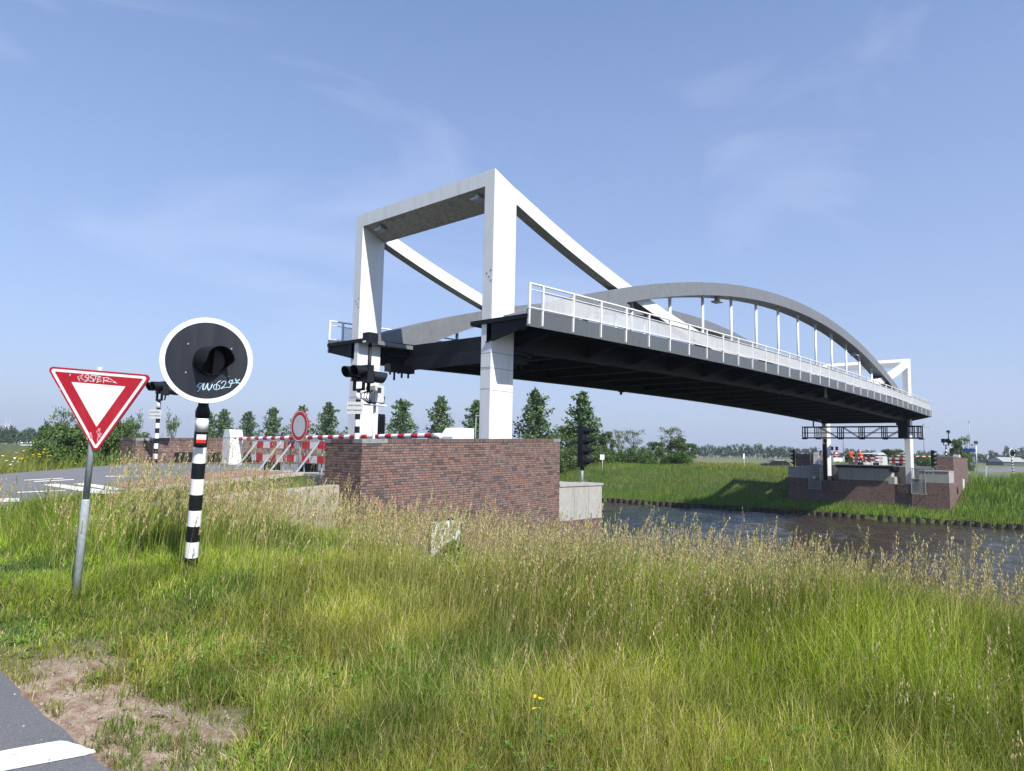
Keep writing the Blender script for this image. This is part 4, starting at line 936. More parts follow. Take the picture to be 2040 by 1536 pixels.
# grey truck behind the barricades
P = dep(1736, 925, 112); cx, cy = P[0], P[1]; zg = float(ground_z(cx, cy)); O = np.array((cx, cy, zg))
tk = thing('parked_truck', (cx, cy, zg), 'pale grey truck with dark open side behind the far barricades', 'truck')
mb = MB(); n = 14; P_ = [(.15, .7)]+[(.15+.95*(1-math.cos(t)), 1.75+1.05*math.sin(t)) for t in np.linspace(0, math.pi, n)]+[(2.05, .7)]
mb.prism([O+ax*x+up*z-fwv*1.0 for x, z in P_], fwv*2.0); mb.build('rounded_body', 'grey_light', tk)
mb = MB(); mb.prism([O+ax*x+up*z-fwv*1.0 for x, z in ((-1.9, .7), (.15, .7), (.15, 1.25), (-1.9, 1.25))], fwv*2); mb.prism([O+ax*x+up*z-fwv*1.05 for x, z in ((-1.95, 2.5), (.2, 2.5), (.2, 2.66), (-1.95, 2.66))], fwv*2.1); mb.prism([O+ax*x+up*z-fwv*1.0 for x, z in ((-1.9, 1.25), (-1.8, 1.25), (-1.8, 2.5), (-1.9, 2.5))], fwv*.1); mb.build('load_bed', 'grey_light', tk)
mb = MB(); mb.prism([O+ax*x+up*z-fwv*.7 for x, z in ((-1.75, 1.25), (.1, 1.25), (.1, 2.48), (-1.75, 2.48))], fwv*1.5); mb.build('open_side_shade', 'carpaint', tk)  # solid dark block stands in for the shaded interior of the open side
for sx in (-1.3, 1.3):
    for sy in (-.85, .85): mb = MB(); wheel(mb, O+ax*sx+up*.4+fwv*sy, .4, .25, fwv); mb.build('wheel', 'rubber', tk)

# wind turbines and barns on the horizon
for (u, yt, lb) in ((8.5, 846, 'tiny white wind turbine left of the other on the horizon'), (15.5, 845, 'tiny white wind turbine right of the other on the horizon')):
    P = dep(u, 880, 3300); H = float(dep(u, yt, 3300)[2])+10; t = thing('wind_turbine', (P[0], P[1], -1), lb, 'wind turbine', 'wind turbines on the horizon')
    mb = MB(); mb.tube([(P[0], P[1], -1), (P[0], P[1], H)], [3.2, 1.8], 10); mb.build('tower', 'white_clean', t)
    mb = MB(); hub = np.array((P[0]-4*fw[0], P[1]-4*fw[1], H)); mb.obox(hub+fw*3, fw, RT, UP, 4, 1.6, 1.6)
    for a_ in (80, 200, 320):
        d_ = RT*math.cos(math.radians(a_))+np.array((0, 0, 1.))*math.sin(math.radians(a_)); mb.bar(hub, hub+d_*34, 1.8, 1.0)
    mb.build('rotor', 'white_clean', t)
def barn(u, dd, w_, dpt, h, hr, label, wall, rf='roof'):
    P = dep(u, 918, dd); O = np.array((P[0], P[1], -.4)); t = thing('barn', O, label, 'barn')
    mb = MB(); mb.prism([O-ax*w_/2, O+ax*w_/2, O+ax*w_/2+up*h, O-ax*w_/2+up*h], bk*dpt); mb.build('wall', wall, t)
    mb = MB(); mb.prism([O-ax*(w_/2+.4)+up*h-bk*.4, O-ax*(w_/2-.8)+bk*dpt/2+up*hr, O-ax*(w_/2+.4)+bk*(dpt+.4)+up*h], ax*(w_+.4)); mb.build('roof', rf, t)
barn(2022, 330, 11, 12, 2.0, 4.2, 'low dark barn with pale grey roof at the far right', 'fascia')
barn(52, 330, 6.5, 5, 1.4, 2.6, 'low pale shed before the woods at the far left', 'grey_light', 'white')

# ================================================================== WORKERS
def person(x, y, zg, h, face, pose, label, helmet):
    t = thing('person', (x, y, zg), label, 'person'); s = h/1.78; f = np.array((math.cos(face), math.sin(face), 0)); sd = np.array((-f[1], f[0], 0)); up = np.array((0, 0, 1.))
    def P(a_, b_, c_): return np.array((x, y, zg))+(f*a_+sd*b_+up*c_)*s
    lean = pose.get('lean', 0); J = {}; hip = pose.get('hip', .95)
    J['pel'] = P(0, 0, hip); J['wai'] = P(.02+lean*.3, 0, hip+.18); J['che'] = P(.02+lean*.8, 0, hip+.40); J['nec'] = P(lean*1.1, 0, hip+.57); J['hd0'] = P(.03+lean*1.25, 0, hip+.66); J['hd1'] = P(.04+lean*1.35, 0, hip+.76)
    ch = [('pel', 'wai'), ('wai', 'che'), ('che', 'nec'), ('nec', 'hd0'), ('hd0', 'hd1')]
    R = {'pel': .155, 'wai': .14, 'che': .165, 'nec': .06, 'hd0': .09, 'hd1': .095}
    for k, sg in (('l', 1), ('r', -1)):
        kn, an = pose['leg'+k]; ar = pose['arm'+k]
        J['hp'+k] = P(0, sg*.1, hip-.06); J['kn'+k] = P(*kn); J['an'+k] = P(*an); J['to'+k] = P(an[0]+.19, an[1]+sg*.02, max(an[2]-.05, .03))
        R.update({'hp'+k: .1, 'kn'+k: .068, 'an'+k: .05, 'to'+k: .045}); ch += [('pel', 'hp'+k), ('hp'+k, 'kn'+k), ('kn'+k, 'an'+k), ('an'+k, 'to'+k)]
        J['sh'+k] = P(lean*.95, sg*.2, hip+.49); J['el'+k] = P(*ar[0]); J['wr'+k] = P(*ar[1]); d_ = J['wr'+k]-J['el'+k]; d_ /= np.linalg.norm(d_); J['ha'+k] = J['wr'+k]+d_*.06*s
        R.update({'sh'+k: .075, 'el'+k: .05, 'wr'+k: .036, 'ha'+k: .034}); ch += [('che', 'sh'+k), ('sh'+k, 'el'+k), ('el'+k, 'wr'+k), ('wr'+k, 'ha'+k)]
        w1 = np.cross(d_, sd); w1 /= np.linalg.norm(w1)+1e-9
        for i in range(4):
            J[f'f{k}{i}'] = J['ha'+k]+d_*(.075-.012*abs(i-1.3))*s+w1*(i-1.5)*.021*s-sd*sg*.02*s; R[f'f{k}{i}'] = .009; ch.append(('ha'+k, f'f{k}{i}'))
        J['t'+k] = J['wr'+k]+d_*.05*s+w1*.055*s; R['t'+k] = .010; ch.append(('wr'+k, 't'+k))
    ks = list(J); me = bpy.data.meshes.new('body'); L = np.array((x, y, zg)); me.from_pydata([tuple(J[k]-L) for k in ks], [(ks.index(a_), ks.index(b_)) for a_, b_ in ch], [])
    o = bpy.data.objects.new('body', me); COL.objects.link(o); m1 = o.modifiers.new('skin', 'SKIN'); m1.use_smooth_shade = True
    for i, k in enumerate(ks): v = me.skin_vertices[0].data[i]; v.radius = (R[k]*s, R[k]*s*(1.25 if k in ('che',) else 1)); v.use_root = (k == 'pel')
    o.modifiers.new('sub', 'SUBSURF').levels = 2; o.modifiers['sub'].render_levels = 2; bpy.context.view_layer.update()
    m2 = bpy.data.meshes.new_from_object(o.evaluated_get(bpy.context.evaluated_depsgraph_get())); o.modifiers.clear(); o.data = m2; bpy.data.meshes.remove(me)
    for nme in ('cloth', 'hivis', 'skin', 'grey_light'): m2.materials.append(M[nme])
    zh = (J['nec'][2]-zg)/1.0; zb = (J['pel'][2]-zg)-.02
    wr = [J['wrl']-L, J['wrr']-L]; hd = J['hd0']-L; sleeve = [J[k]-L for k in ('ell', 'elr', 'shl', 'shr')]
    for p in m2.polygons:
        c = np.array(p.center); z = c[2]
        if np.linalg.norm(c-(J['hd1']-L)) < .17*s: mi = 2
        elif min(np.linalg.norm(c-q_-(q_-sleeve[i])/np.linalg.norm(q_-sleeve[i])*.07) for i, q_ in enumerate(wr)) < .085*s: mi = 2
        elif z > zb-.1*s or min(np.linalg.norm(c-q_) for q_ in sleeve) < .12*s: mi = 1
        else: mi = 0
        if mi == 1 and abs(z-(J['wai'][2]-zg)) < .03*s: mi = 3
        p.material_index = mi
    o.parent = t; o['_o'] = t['_o']
    top = J['hd1']; mb = MB(); n = 14; V = []
    rings = ((-.02, .108), (.02, .112), (.07, .1), (.11, .06), (.125, .01)) if helmet else ((-.03, .1), (.03, .107), (.08, .09), (.105, .05), (.115, .01))
    mb.sweep([[top+up*dz*s+(f*math.cos(2*math.pi*k/n)*1.12+sd*math.sin(2*math.pi*k/n))*r*s-f*(0 if helmet else .015) for k in range(n)] for dz, r in rings], True)
    if helmet: mb.sweep([[top+up*dz*s+(f*(math.cos(2*math.pi*k/n)*1.2+.15)+sd*math.sin(2*math.pi*k/n))*.125*s for k in range(n)] for dz in (-.02, -.008)])
    mb.build('helmet' if helmet else 'hair', 'white_clean' if helmet else 'cloth', t)
    mb = MB()                                                  # a plain face on the side the head looks
    c = J['hd0']+up*.055*s+f*.085*s
    for b_ in (-.035, .035): mb.obox(c+sd*b_*s+f*.006*s, f, sd, up, .006*s, .014*s, .007*s)
    mb.obox(c-up*.075*s+f*.0, f, sd, up, .006*s, .024*s, .006*s); mb.build('eyes_and_mouth', 'cloth', t)
    m3 = MB(); m3.hexa([c+f*.0+sd*a_*.013*s+up*b_*s for a_, b_ in ((-1, -.045), (1, -.045), (.6, -.005), (-.6, -.005))]+[c+f*.03*s+sd*a_*.008*s+up*b_*s for a_, b_ in ((-1, -.042), (1, -.042), (.6, -.012), (-.6, -.012))])
    for sg in (-1, 1): m3.obox(J['hd0']+up*.045*s+sd*sg*.098*s, f, sd, up, .018*s, .008*s, .03*s)
    m3.build('nose_and_ears', 'skin', t)
    return t
P1 = onX(1696, 927, 89.6); P2 = onX(1716, 927, 90.3)
person(P1[0], P1[1], .9, 1.78, math.radians(15), {'lean': .02, 'legl': ((.03, .13, .5), (-.04, .15, .08)), 'legr': ((.06, -.12, .5), (.0, -.16, .08)), 'arml': ((.02, .34, 1.2), (.22, .28, 1.08)), 'armr': ((.0, -.34, 1.2), (.2, -.26, 1.1))}, 'worker in orange hi-vis jacket and dark trousers standing bareheaded, back turned', False)
person(P2[0], P2[1], .9, 1.72, math.radians(40), {'lean': .14, 'hip': .90, 'legl': ((.16, .13, .5), (.02, .16, .08)), 'legr': ((.14, -.12, .5), (-.04, -.16, .08)), 'arml': ((.2, .3, 1.08), (.42, .2, 1.0)), 'armr': ((.22, -.3, 1.06), (.44, -.18, 1.0))}, 'worker in orange hi-vis jacket and white helmet bending forward', True)
# ================================================================== VEGETATION
def raw_mesh(name, V, faces_idx, sizes, cols, mat, parent=None, smooth=False):
    """mesh from numpy arrays; sizes = corners per face, cols = colour per vertex"""
    me = bpy.data.meshes.new(name); me.vertices.add(len(V)); me.vertices.foreach_set('co', V.astype(np.float32).ravel())
    me.loops.add(len(faces_idx)); me.loops.foreach_set('vertex_index', faces_idx.astype(np.int32))
    st = np.concatenate([[0], np.cumsum(sizes)[:-1]]).astype(np.int32); me.polygons.add(len(sizes)); me.polygons.foreach_set('loop_start', st)
    if smooth: me.polygons.foreach_set('use_smooth', np.ones(len(sizes), bool))
    at = me.attributes.new('col', 'FLOAT_COLOR', 'POINT'); c4 = np.ones((len(V), 4), np.float32); c4[:, :3] = cols; at.data.foreach_set('color', c4.ravel())
    me.materials.append(mat); me.update(calc_edges=True); o = bpy.data.objects.new(name, me); COL.objects.link(o)
    if parent is not None: o.parent = parent; o['_o'] = parent['_o']
    return o
BL_V = 7
def blades(base, h, w, faz, laz, lean, cols, tipmul=None):
    N = len(base); lv = np.array([0, .42, .78, 1.]); wl = np.array([.85, 1., .62, 0.]); V = np.zeros((N, 7, 3)); Cc = np.zeros((N, 7, 3))
    lx, ly = np.cos(laz), np.sin(laz); fx, fy = np.cos(faz), np.sin(faz)
    for i, t in enumerate(lv):
        b = lean*t**1.9; zz = h*t*np.sqrt(np.clip(1-(lean*t*.62)**2, .12, 1)); px, py = base[:, 0]+lx*h*b, base[:, 1]+ly*h*b; pz = base[:, 2]+zz
        if i < 3:
            for k, s in enumerate((-1, 1)): V[:, 2*i+k] = np.stack([px+s*fx*w*wl[i]/2, py+s*fy*w*wl[i]/2, pz], -1)
        else: V[:, 6] = np.stack([px, py, pz], -1)
    Cc[:] = cols[:, None, :]
    if tipmul is not None: Cc[:, 4:] *= tipmul[:, None, :]
    o = (np.arange(N)*7)[:, None]; F = np.concatenate([o+np.array([0, 1, 3, 2]), o+np.array([2, 3, 5, 4]), o+np.array([4, 5, 6])], 1).ravel(); S = np.tile([4, 4, 3], N)
    return V.reshape(-1, 3), F, S, Cc.reshape(-1, 3)
def polar(n, r0, r1, spread):
    r = np.exp(RNG.uniform(math.log(r0), math.log(r1), n)); a_ = YAW+RNG.uniform(-spread, spread, n); return r*np.cos(a_), r*np.sin(a_), r
EX = np.array([1.42, 1.42, 1.8, 2.9, 3.4]); EY = np.array([-20, 13., 15, 16.6, 17.8])
def paved(x, y):
    e = np.interp(y, EY, EX); a_ = (y < 17.9) & (x < e); b_ = (x < 10.72) & (y > road_edge(x)+.12) & (y < 28.4); c_ = (x > 10.6) & (x < 21.6) & (y > 14.5) & (y < 31); d_ = (x > 2.5) & (x < 10.7) & (y > 15.42) & (y < 15.86)
    return a_ | b_ | c_ | d_ | (x > 22.7)
def patch(x, y):
    g = fbm(x, y, 2.6, 5); d = fbm(x, y, 1.1, 9); big = fbm(x, y, 6., 12); return g, d, big
PAL = np.array([(.155, .24, .020), (.112, .21, .02), (.205, .24, .033), (.045, .12, .012), (.40, .34, .17)])
def grass_cols(x, y, n, dry=0.):
    g, d, big = patch(x, y); c = np.zeros((n, 3)); u = RNG.random(n)
    wy = np.clip((big-.38)*3.2, 0, 1)[:, None]; wd = np.clip((d-.52)*5, 0, 1)[:, None]
    c = PAL[0]*(1-wy)+PAL[2]*wy; c = c*(1-wd*.75)+PAL[3]*wd*.75; wg = np.clip((g-.55)*3, 0, 1)[:, None]; c = c*(1-wg*.5)+PAL[1]*wg*.5
    k = (u < .10+.8*dry)[:, None]; c = np.where(k, PAL[4]*RNG.uniform(.7, 1.2, (n, 1)), c); dk = np.clip((fbm(x, y, .7, 15)-.40)*4, 0, 1)[:, None]; return c*(.72+.62*dk)*1.16*RNG.uniform(.55, 1.45, (n, 1))
def height_field(x, y):
    s = x-np.interp(y, EY, EX); g, d, big = patch(x, y)
    h = .055+.09*sst(.1, .9, s)+.12*sst(.9, 2.4, s)+.16*sst(2.2, 4.6, s)
    left = sst(5.2, 7.5, y)*(1-sst(2.8, 4.0, x)); h = h*(1-left*.5)
    tz = sst(8.6, 10.5, y)*(1-sst(15.35, 15.6, y))*sst(2.5, 3.5, x)*(1-sst(8.0, 9.4, x)); h = h+.55*tz+.10*sst(4.5, 6.5, x)*(1-sst(9.5, 11, x))*sst(7, 3.5, y)+.16*sst(11.5, 13, y)*(1-sst(14.4, 14.6, y))*sst(8, 9, x)*(x < 12)
    sh = sst(15.8, 16.2, y)*sst(6, 7, x); h = h*(1-sh*.5)
    slope = sst(9.5, 13, x)*(y < 15); h = h*(1-.25*slope)*(1-.42*sst(4.5, 8, y)*sst(3.9, 5.2, x))+.22*np.exp(-((x-2.55)**2+(y-8.0)**2)/.6)+.24*sst(3.2, 1.5, y)*sst(4.2, 6, x)*(1-sst(10, 12, x))
    q = y/np.maximum(x, .1); q = q+(fbm(x, y, .7, 72)-.5)*.2; h = h*(1-.22*((q > 1.01) & (q < 1.15) & (x > 4.5)))*(1-.25*((q > 1.45) & (q < 1.74) & (x > 6)))
    return h*(.55+.9*g)*(.75+.5*big)
def soil_in(x, y): return np.minimum(1.98-(x+(fbm(x, y, .8, 20)-.5)*1.0+(fbm(x, y, .18, 23)-.5)*.7), (5.9+1.8*(fbm(x, y, .6, 22)-.5)-y)*.6)
def soil(x, y): return (x+(fbm(x, y, .8, 20)-.5)*1.0+(fbm(x, y, .18, 23)-.5)*.7 < 1.98) & (y < 5.9+1.8*(fbm(x, y, .6, 22)-.5))
def meadow(n, r0, r1, name, label, hmin, hmax):
    x, y, r = polar(n, r0, r1, .80); m = ~paved(x, y); so_ = soil(x, y); tuft = fbm(x, y, .35, 30); m &= ~(so_ & ((tuft < .60) | (RNG.random(len(x)) < .5)) & (RNG.random(len(x)) > np.exp(-np.maximum(soil_in(x, y), 0)*11)*.75))
    h = height_field(x, y)*RNG.uniform(.55, 1.25, len(x)); h = np.where(so_, .05+.05*RNG.random(len(x)), h); m &= (h >= hmin) & (h < hmax)
    x, y, r, h = x[m], y[m], r[m], h[m]; n = len(x); z = ground_z(x, y)
    w_ = (.0016+.0011*RNG.random(n))*np.clip(r/3.2, 1, 4)**.8*(1+.5*(h < .18)); laz = RNG.normal(-.9, 1.9, n)
    dry = .12*sst(.5, .75, patch(x, y)[2]); ln = np.abs(RNG.normal(.34, .32, n)); ln = np.where(RNG.random(n) < .07, RNG.uniform(.9, 1.5, n), ln); V, F, S, Cc = blades(np.stack([x, y, z-.01], -1), h, w_, RNG.uniform(0, 6.28, n), laz, ln, grass_cols(x, y, n, dry), RNG.uniform(.9, 1.25, (n, 1))*np.array([1.08, 1.0, .95]))
    o = raw_mesh(name, V, F, S, Cc, M['blade']); return tag(o, label, 'grass', kind='stuff')
meadow(430000, 2.2, 22, 'verge_grass', 'short bright green verge grass beside the path', 0, .22)
meadow(450000, 2.2, 26, 'meadow_grass', 'tall yellow green meadow grass on the near bank', .22, 3)

# flowering grass stalks with feathery heads
def thin(x, y): q = y/np.maximum(x, .1)+(fbm(x, y, .9, 71)-.5)*.25; return ~((((q > 1.45) & (q < 1.72)) | ((q > 1.03) & (q < 1.14))) & (x > 4) & (RNG.random(len(x)) < .5))
def stalks(n, r0, r1, name, label, hlo, hhi, keep, style):
    x, y, r = polar(n, r0, r1, .80); m = ~paved(x, y) & ~soil(x, y) & keep(x, y, r) & thin(x, y); x, y, r = x[m], y[m], r[m]; n = len(x); z = ground_z(x, y)
    h = RNG.uniform(hlo, hhi, n)*(.75+.5*fbm(x, y, 2., 40)); laz = RNG.normal(-.75, .8, n); lean = np.abs(RNG.normal(.16, .16, n)); faz = RNG.uniform(0, 6.28, n); sc = np.clip(r/4.5, 1, 3)**.75
    tan = np.array([.50, .415, .235])*RNG.uniform(.7, 1.25, (n, 1)); stem = np.array([.33, .33, .10])*RNG.uniform(.7, 1.3, (n, 1)); kk = RNG.random((n, 1)); tan = np.where(kk < .25, tan*np.array([.96, .84, .86]), tan); tan = np.where(kk > .8, tan*np.array([.78, .95, .62]), tan)
    V1, F1, S1, C1 = blades(np.stack([x, y, z], -1), h, .0022*sc, faz, laz, lean, stem)
    # heads: small chaff quads around the last part of the stalk
    K = style['k']; fr = style['frac']; t = 1-fr*RNG.random((n, K)); b = lean[:, None]*t**1.9; zz = h[:, None]*t*np.sqrt(np.clip(1-(lean[:, None]*t*.62)**2, .12, 1))
    env = np.sin(np.clip((1-t)/fr, 0, 1)*math.pi*.86+.3)*style['rad']*(.6+.8*RNG.random((n, 1))); a_ = RNG.uniform(0, 6.28, (n, K)); rr = env*np.sqrt(RNG.random((n, K))); dr = style['droop']
    cx = x[:, None]+np.cos(laz)[:, None]*(h[:, None]*b+dr*rr)+np.cos(a_)*rr; cy = y[:, None]+np.sin(laz)[:, None]*(h[:, None]*b+dr*rr)+np.sin(a_)*rr; cz = z[:, None]+zz-.35*rr
    P = np.stack([cx, cy, cz], -1).reshape(-1, 3); L = (style['len']*RNG.uniform(.6, 1.3, len(P)))*np.repeat(sc, K); Wd = L*style['asp']; az2 = RNG.uniform(0, 6.28, len(P)); tl = RNG.normal(.12, .28, len(P))
    ax = np.stack([np.cos(az2)*np.sin(tl), np.sin(az2)*np.sin(tl), np.cos(tl)], -1); sd = np.stack([-np.sin(az2), np.cos(az2), 0*az2], -1)
    V2 = np.stack([P-ax*L[:, None]/2, P+sd*Wd[:, None]/2, P+ax*L[:, None]/2, P-sd*Wd[:, None]/2], 1).reshape(-1, 3); F2 = np.arange(len(V2)); S2 = np.full(len(P), 4); C2 = np.repeat(np.repeat(tan, K, 0)*RNG.uniform(.75, 1.25, (len(P), 1)), 4, 0)
    o = raw_mesh(name, np.concatenate([V1, V2]), np.concatenate([F1, F2+len(V1)]), np.concatenate([S1, S2]), np.concatenate([C1, C2]), M['straw']); return tag(o, label, 'grass', kind='stuff')
M['grit'] = foliage_mat('grit', trans=0., rough=.9)
tall = lambda x, y, r: (height_field(x, y) > .21) & (fbm(x, y, 1.7, 33) > .42) & (RNG.random(len(x)) < .35+.65*sst(3.5, 6, r))
stalks(19000, 3.2, 24, 'seeding_grass', 'tan feathery seed heads swaying over the meadow grass', .52, .98, tall, dict(k=24, frac=.17, rad=.010, len=.019, asp=.26, droop=.9))
crest = lambda x, y, r: (x > 6.0) & (x < 11.5) & (y < 12) & (y > -2) & (fbm(x, y, .9, 35) > .46) & (RNG.random(len(x)) < .25+.5*sst(8, 3, y))
stalks(9000, 6, 18, 'cocksfoot_grass', 'clumpy brown flowering grass along the crest of the bank', .75, 1.22, crest, dict(k=28, frac=.2, rad=.014, len=.019, asp=.3, droop=1.0))
wallg = lambda x, y, r: (x > 5.5) & (x < 16) & (y > 6.5) & (y < 14.4) & (x < y*1.35)
stalks(3000, 8, 20, 'bleached_grass', 'bleached grass stalks standing in front of the brick block', .6, 1.05, wallg, dict(k=18, frac=.2, rad=.016, len=.02, asp=.3, droop=1.2))
rdg = lambda x, y, r: (y > 9.5) & (y < 17.9) & (x > 3.0) & (x < 10.6) & (y < x*3.0) & (y > x*1.42)
stalks(7500, 9, 21, 'dry_grass', 'dry pale grass stalks along the road shoulder', .75, 1.4, rdg, dict(k=16, frac=.22, rad=.015, len=.02, asp=.3, droop=1.0))
# loose grit over the soil strip and the path edge
n = 5200; gx_ = RNG.uniform(1.05, 2.15, n); gy_ = RNG.uniform(2.2, 6.6, n); mk = (gx_ > 1.37) | (RNG.random(n) < .05); gx_, gy_ = gx_[mk], gy_[mk]; mk = soil(gx_, gy_) | (gx_ < 1.5); gx_, gy_ = gx_[mk], gy_[mk]; n = len(gx_)
sz = RNG.gamma(2., .0016, n)+.0015; tet = np.array([(1, 0, -.3), (-.5, .87, -.3), (-.5, -.87, -.3), (.1, .1, .75)]); an = RNG.uniform(0, 6.28, n); V = np.repeat(tet[None], n, 0)*(sz[:, None, None])*RNG.uniform(.7, 1.3, (n, 4, 1)); ca, sa = np.cos(an)[:, None], np.sin(an)[:, None]
V = np.stack([V[..., 0]*ca-V[..., 1]*sa, V[..., 0]*sa+V[..., 1]*ca, V[..., 2]], -1)+np.stack([gx_, gy_, np.where(gx_ < 1.36, .030, ground_z(gx_, gy_)+.003)], -1)[:, None]
Fi = ((np.arange(n)*4)[:, None]+np.array([0, 1, 3, 1, 2, 3, 2, 0, 3])).ravel(); cc_ = np.repeat(np.array([.30, .27, .24])*RNG.uniform(.35, 1.5, (n, 1)), 4, 0)
tag(raw_mesh('grit', V.reshape(-1, 3), Fi, np.full(n*3, 3), cc_, M['grit']), 'loose grit and small stones on the bare soil strip', 'gravel', kind='stuff')
# lush clump by the wall door and broad leaved weeds along the soil strip
def weeds(n, xr, yr, keep, name, label, s0, s1, cols, l0=0., l1=0.):
    x = RNG.uniform(*xr, n); y = RNG.uniform(*yr, n); m = keep(x, y); x, y = x[m], y[m]; n = len(x); K = 7; z = ground_z(x, y)+RNG.uniform(l0, l1+1e-6, n)
    az = (np.arange(K)/K*6.28)[None]+RNG.uniform(0, 6.28, (n, 1))+RNG.normal(0, .3, (n, K)); L = RNG.uniform(s0, s1, (n, 1))*RNG.uniform(.6, 1.2, (n, K)); up_ = RNG.uniform(.25, .9, (n, K)); W = L*.42
    b = np.stack([x, y, z], -1)[:, None]; d = np.stack([np.cos(az), np.sin(az), 0*az], -1); sdv = np.stack([-np.sin(az), np.cos(az), 0*az], -1); zv = np.array([0, 0, 1.])
    p0 = b+0*d; p1 = b+d*L[..., None]*.45+zv*(L*up_*.7)[..., None]; p2 = b+d*L[..., None]+zv*(L*up_*.55)[..., None]
    Q = np.stack([p0, p1-sdv*W[..., None]/2, p2, p1+sdv*W[..., None]/2], 2).reshape(-1, 3); c = np.repeat(np.array(cols)*RNG.uniform(.7, 1.3, (n*K, 1)), 4, 0)
    o = raw_mesh(name, Q, np.arange(len(Q)), np.full(len(Q)//4, 4), c, M['blade']); return tag(o, label, 'weeds', kind='stuff')
weeds(700, (1.5, 3.6), (1.0, 9), lambda x, y: ~soil(x, y) & (fbm(x, y, .8, 50) > .52), 'broadleaf_weeds', 'low broad leaved weeds between the soil strip and the grass', .035, .085, (.13, .22, .03))
weeds(3800, (1.7, 6.5), (-.5, 7), lambda x, y: ~soil(x, y) & (x*x+y*y < 36) & (fbm(x, y, .6, 55) > .45), 'clover', 'small clover like leaves mixed into the front grass', .018, .042, (.13, .24, .035), .05, .2)
weeds(160, (1.45, 2.4), (2.5, 8), lambda x, y: fbm(x, y, .5, 52) > .45, 'soil_weeds', 'scattered small weeds rooted in the bare soil strip', .015, .045, (.13, .19, .04))
def leaf_cloud(P, size, col, cv=.3):
    n = len(P); s = size*RNG.uniform(.6, 1.3, n); nrm = RNG.normal(0, 1, (n, 3)); nrm[:, 2] = np.abs(nrm[:, 2])+.2; nrm /= np.linalg.norm(nrm, axis=1)[:, None]; t = np.cross(nrm, RNG.normal(0, 1, (n, 3))); t /= np.linalg.norm(t, axis=1)[:, None]; b = np.cross(nrm, t)
    V = np.stack([P-t*s[:, None]*.6, P-b*s[:, None]*.42, P+t*s[:, None]*.6, P+b*s[:, None]*.42], 1).reshape(-1, 3); c = np.repeat(np.array(col)*RNG.uniform(1-cv, 1+cv, (n, 1))*np.where(RNG.random((n, 1)) < .12, 1.5, 1.), 4, 0)
    return V, c
def clumps(pts, name, label):
    Vs, Cs = [], []
    for x, y, hh, rr, col in pts:
        m = int(2600*rr*hh*4); a_ = RNG.uniform(0, 6.28, m); q = np.sqrt(RNG.random(m))*rr; t = RNG.random(m)**.8
        P = np.stack([x+np.cos(a_)*q*(1-.4*t), y+np.sin(a_)*q*(1-.4*t), ground_z(np.full(m, x), np.full(m, y))+.04+hh*t*(1-.5*(q/rr)**2)], -1); V, c = leaf_cloud(P, .045, col, .35); Vs.append(V); Cs.append(c)
    V = np.concatenate(Vs); o = raw_mesh(name, V, np.arange(len(V)), np.full(len(V)//4, 4), np.concatenate(Cs), M['blade']); return tag(o, label, 'weeds', kind='stuff')
cl = []
for u, v, zz, hh, rr in ((905, 1085, -.3, .55, .55), (955, 1080, -.3, .45, .4), (930, 1095, -.2, .4, .4), (1235, 1120, -.2, .5, .4), (1205, 1120, -.2, .35, .35)):
    q_ = onZ(u, v+25, zz); cl.append((q_[0], q_[1], hh, rr, [(.06, .16, .02), (.09, .19, .025), (.13, .19, .03)][len(cl) % 3]))
clumps(cl, 'leafy_weeds', 'dark green leafy weed clumps among the meadow grass')
def flowers(pts, r, mat, name, label):
    mb = MB()
    for p, h in pts:
        p = np.array(p, float); mb.m = 1; mb.tube([p, p+np.array((0, 0, h))], .004, 4, False); mb.m = 0; c = p+np.array((0, 0, h)); ti = RNG.normal(0, .25, 2)
        for k in range(7): a_ = k*6.283/7; d = np.array((math.cos(a_), math.sin(a_), .25+ti[0]*math.cos(a_)+ti[1]*math.sin(a_))); s = np.array((-math.sin(a_), math.cos(a_), 0)); mb.add([c, c+d*r*.6-s*r*.33, c+d*r, c+d*r*.6+s*r*.33], [(0, 1, 2, 3)])
    return tag(mb.build(name, [mat, 'stemgreen'], fix=False), label, 'flowers', kind='stuff')
M['stemgreen'] = paint('green_stem', (.1, .15, .03), .7, .1, dirt_amt=.05)
fl = []
for u, v in ((1076, 1392), (1064, 1412), (1081, 1393), (1073, 1411), (1066, 1388)): q_ = onZ(u, v, .33); fl.append(((q_[0], q_[1], float(ground_z(q_[0], q_[1]))), .33-float(ground_z(q_[0], q_[1]))))
flowers(fl, .012, 'petal_y', 'buttercups', 'a few yellow buttercups in the front meadow')
fl = [];
for _ in range(90): x = random.uniform(3, 14); y = random.uniform(29, 42); fl.append(((x, y, float(ground_z(x, y))), random.uniform(.55, .95)))
for _ in range(55): x, y = random.gauss(7.6, .45), random.gauss(30.5, .6); fl.append(((x, y, float(ground_z(x, y))), random.uniform(.7, 1.1)))
for _ in range(420): x = random.gauss(101, 7); y = random.gauss(42, 7); fl.append(((x, y, float(ground_z(x, y))), random.uniform(.4, .7)))
flowers([f_ for f_ in fl if f_[0][0] < 50 or True], .06, 'petal_y', 'ragwort_flowers', 'yellow flowers scattered through the verge beyond the road and the far meadow')
fl = [((x, y, float(ground_z(x, y))), random.uniform(.5, .85)) for x, y in [(random.gauss(6.6, .22), random.gauss(29.3, .35)) for _ in range(16)]]
flowers(fl, .055, 'petal_w', 'daisies', 'white daisies at the left edge beside the road')

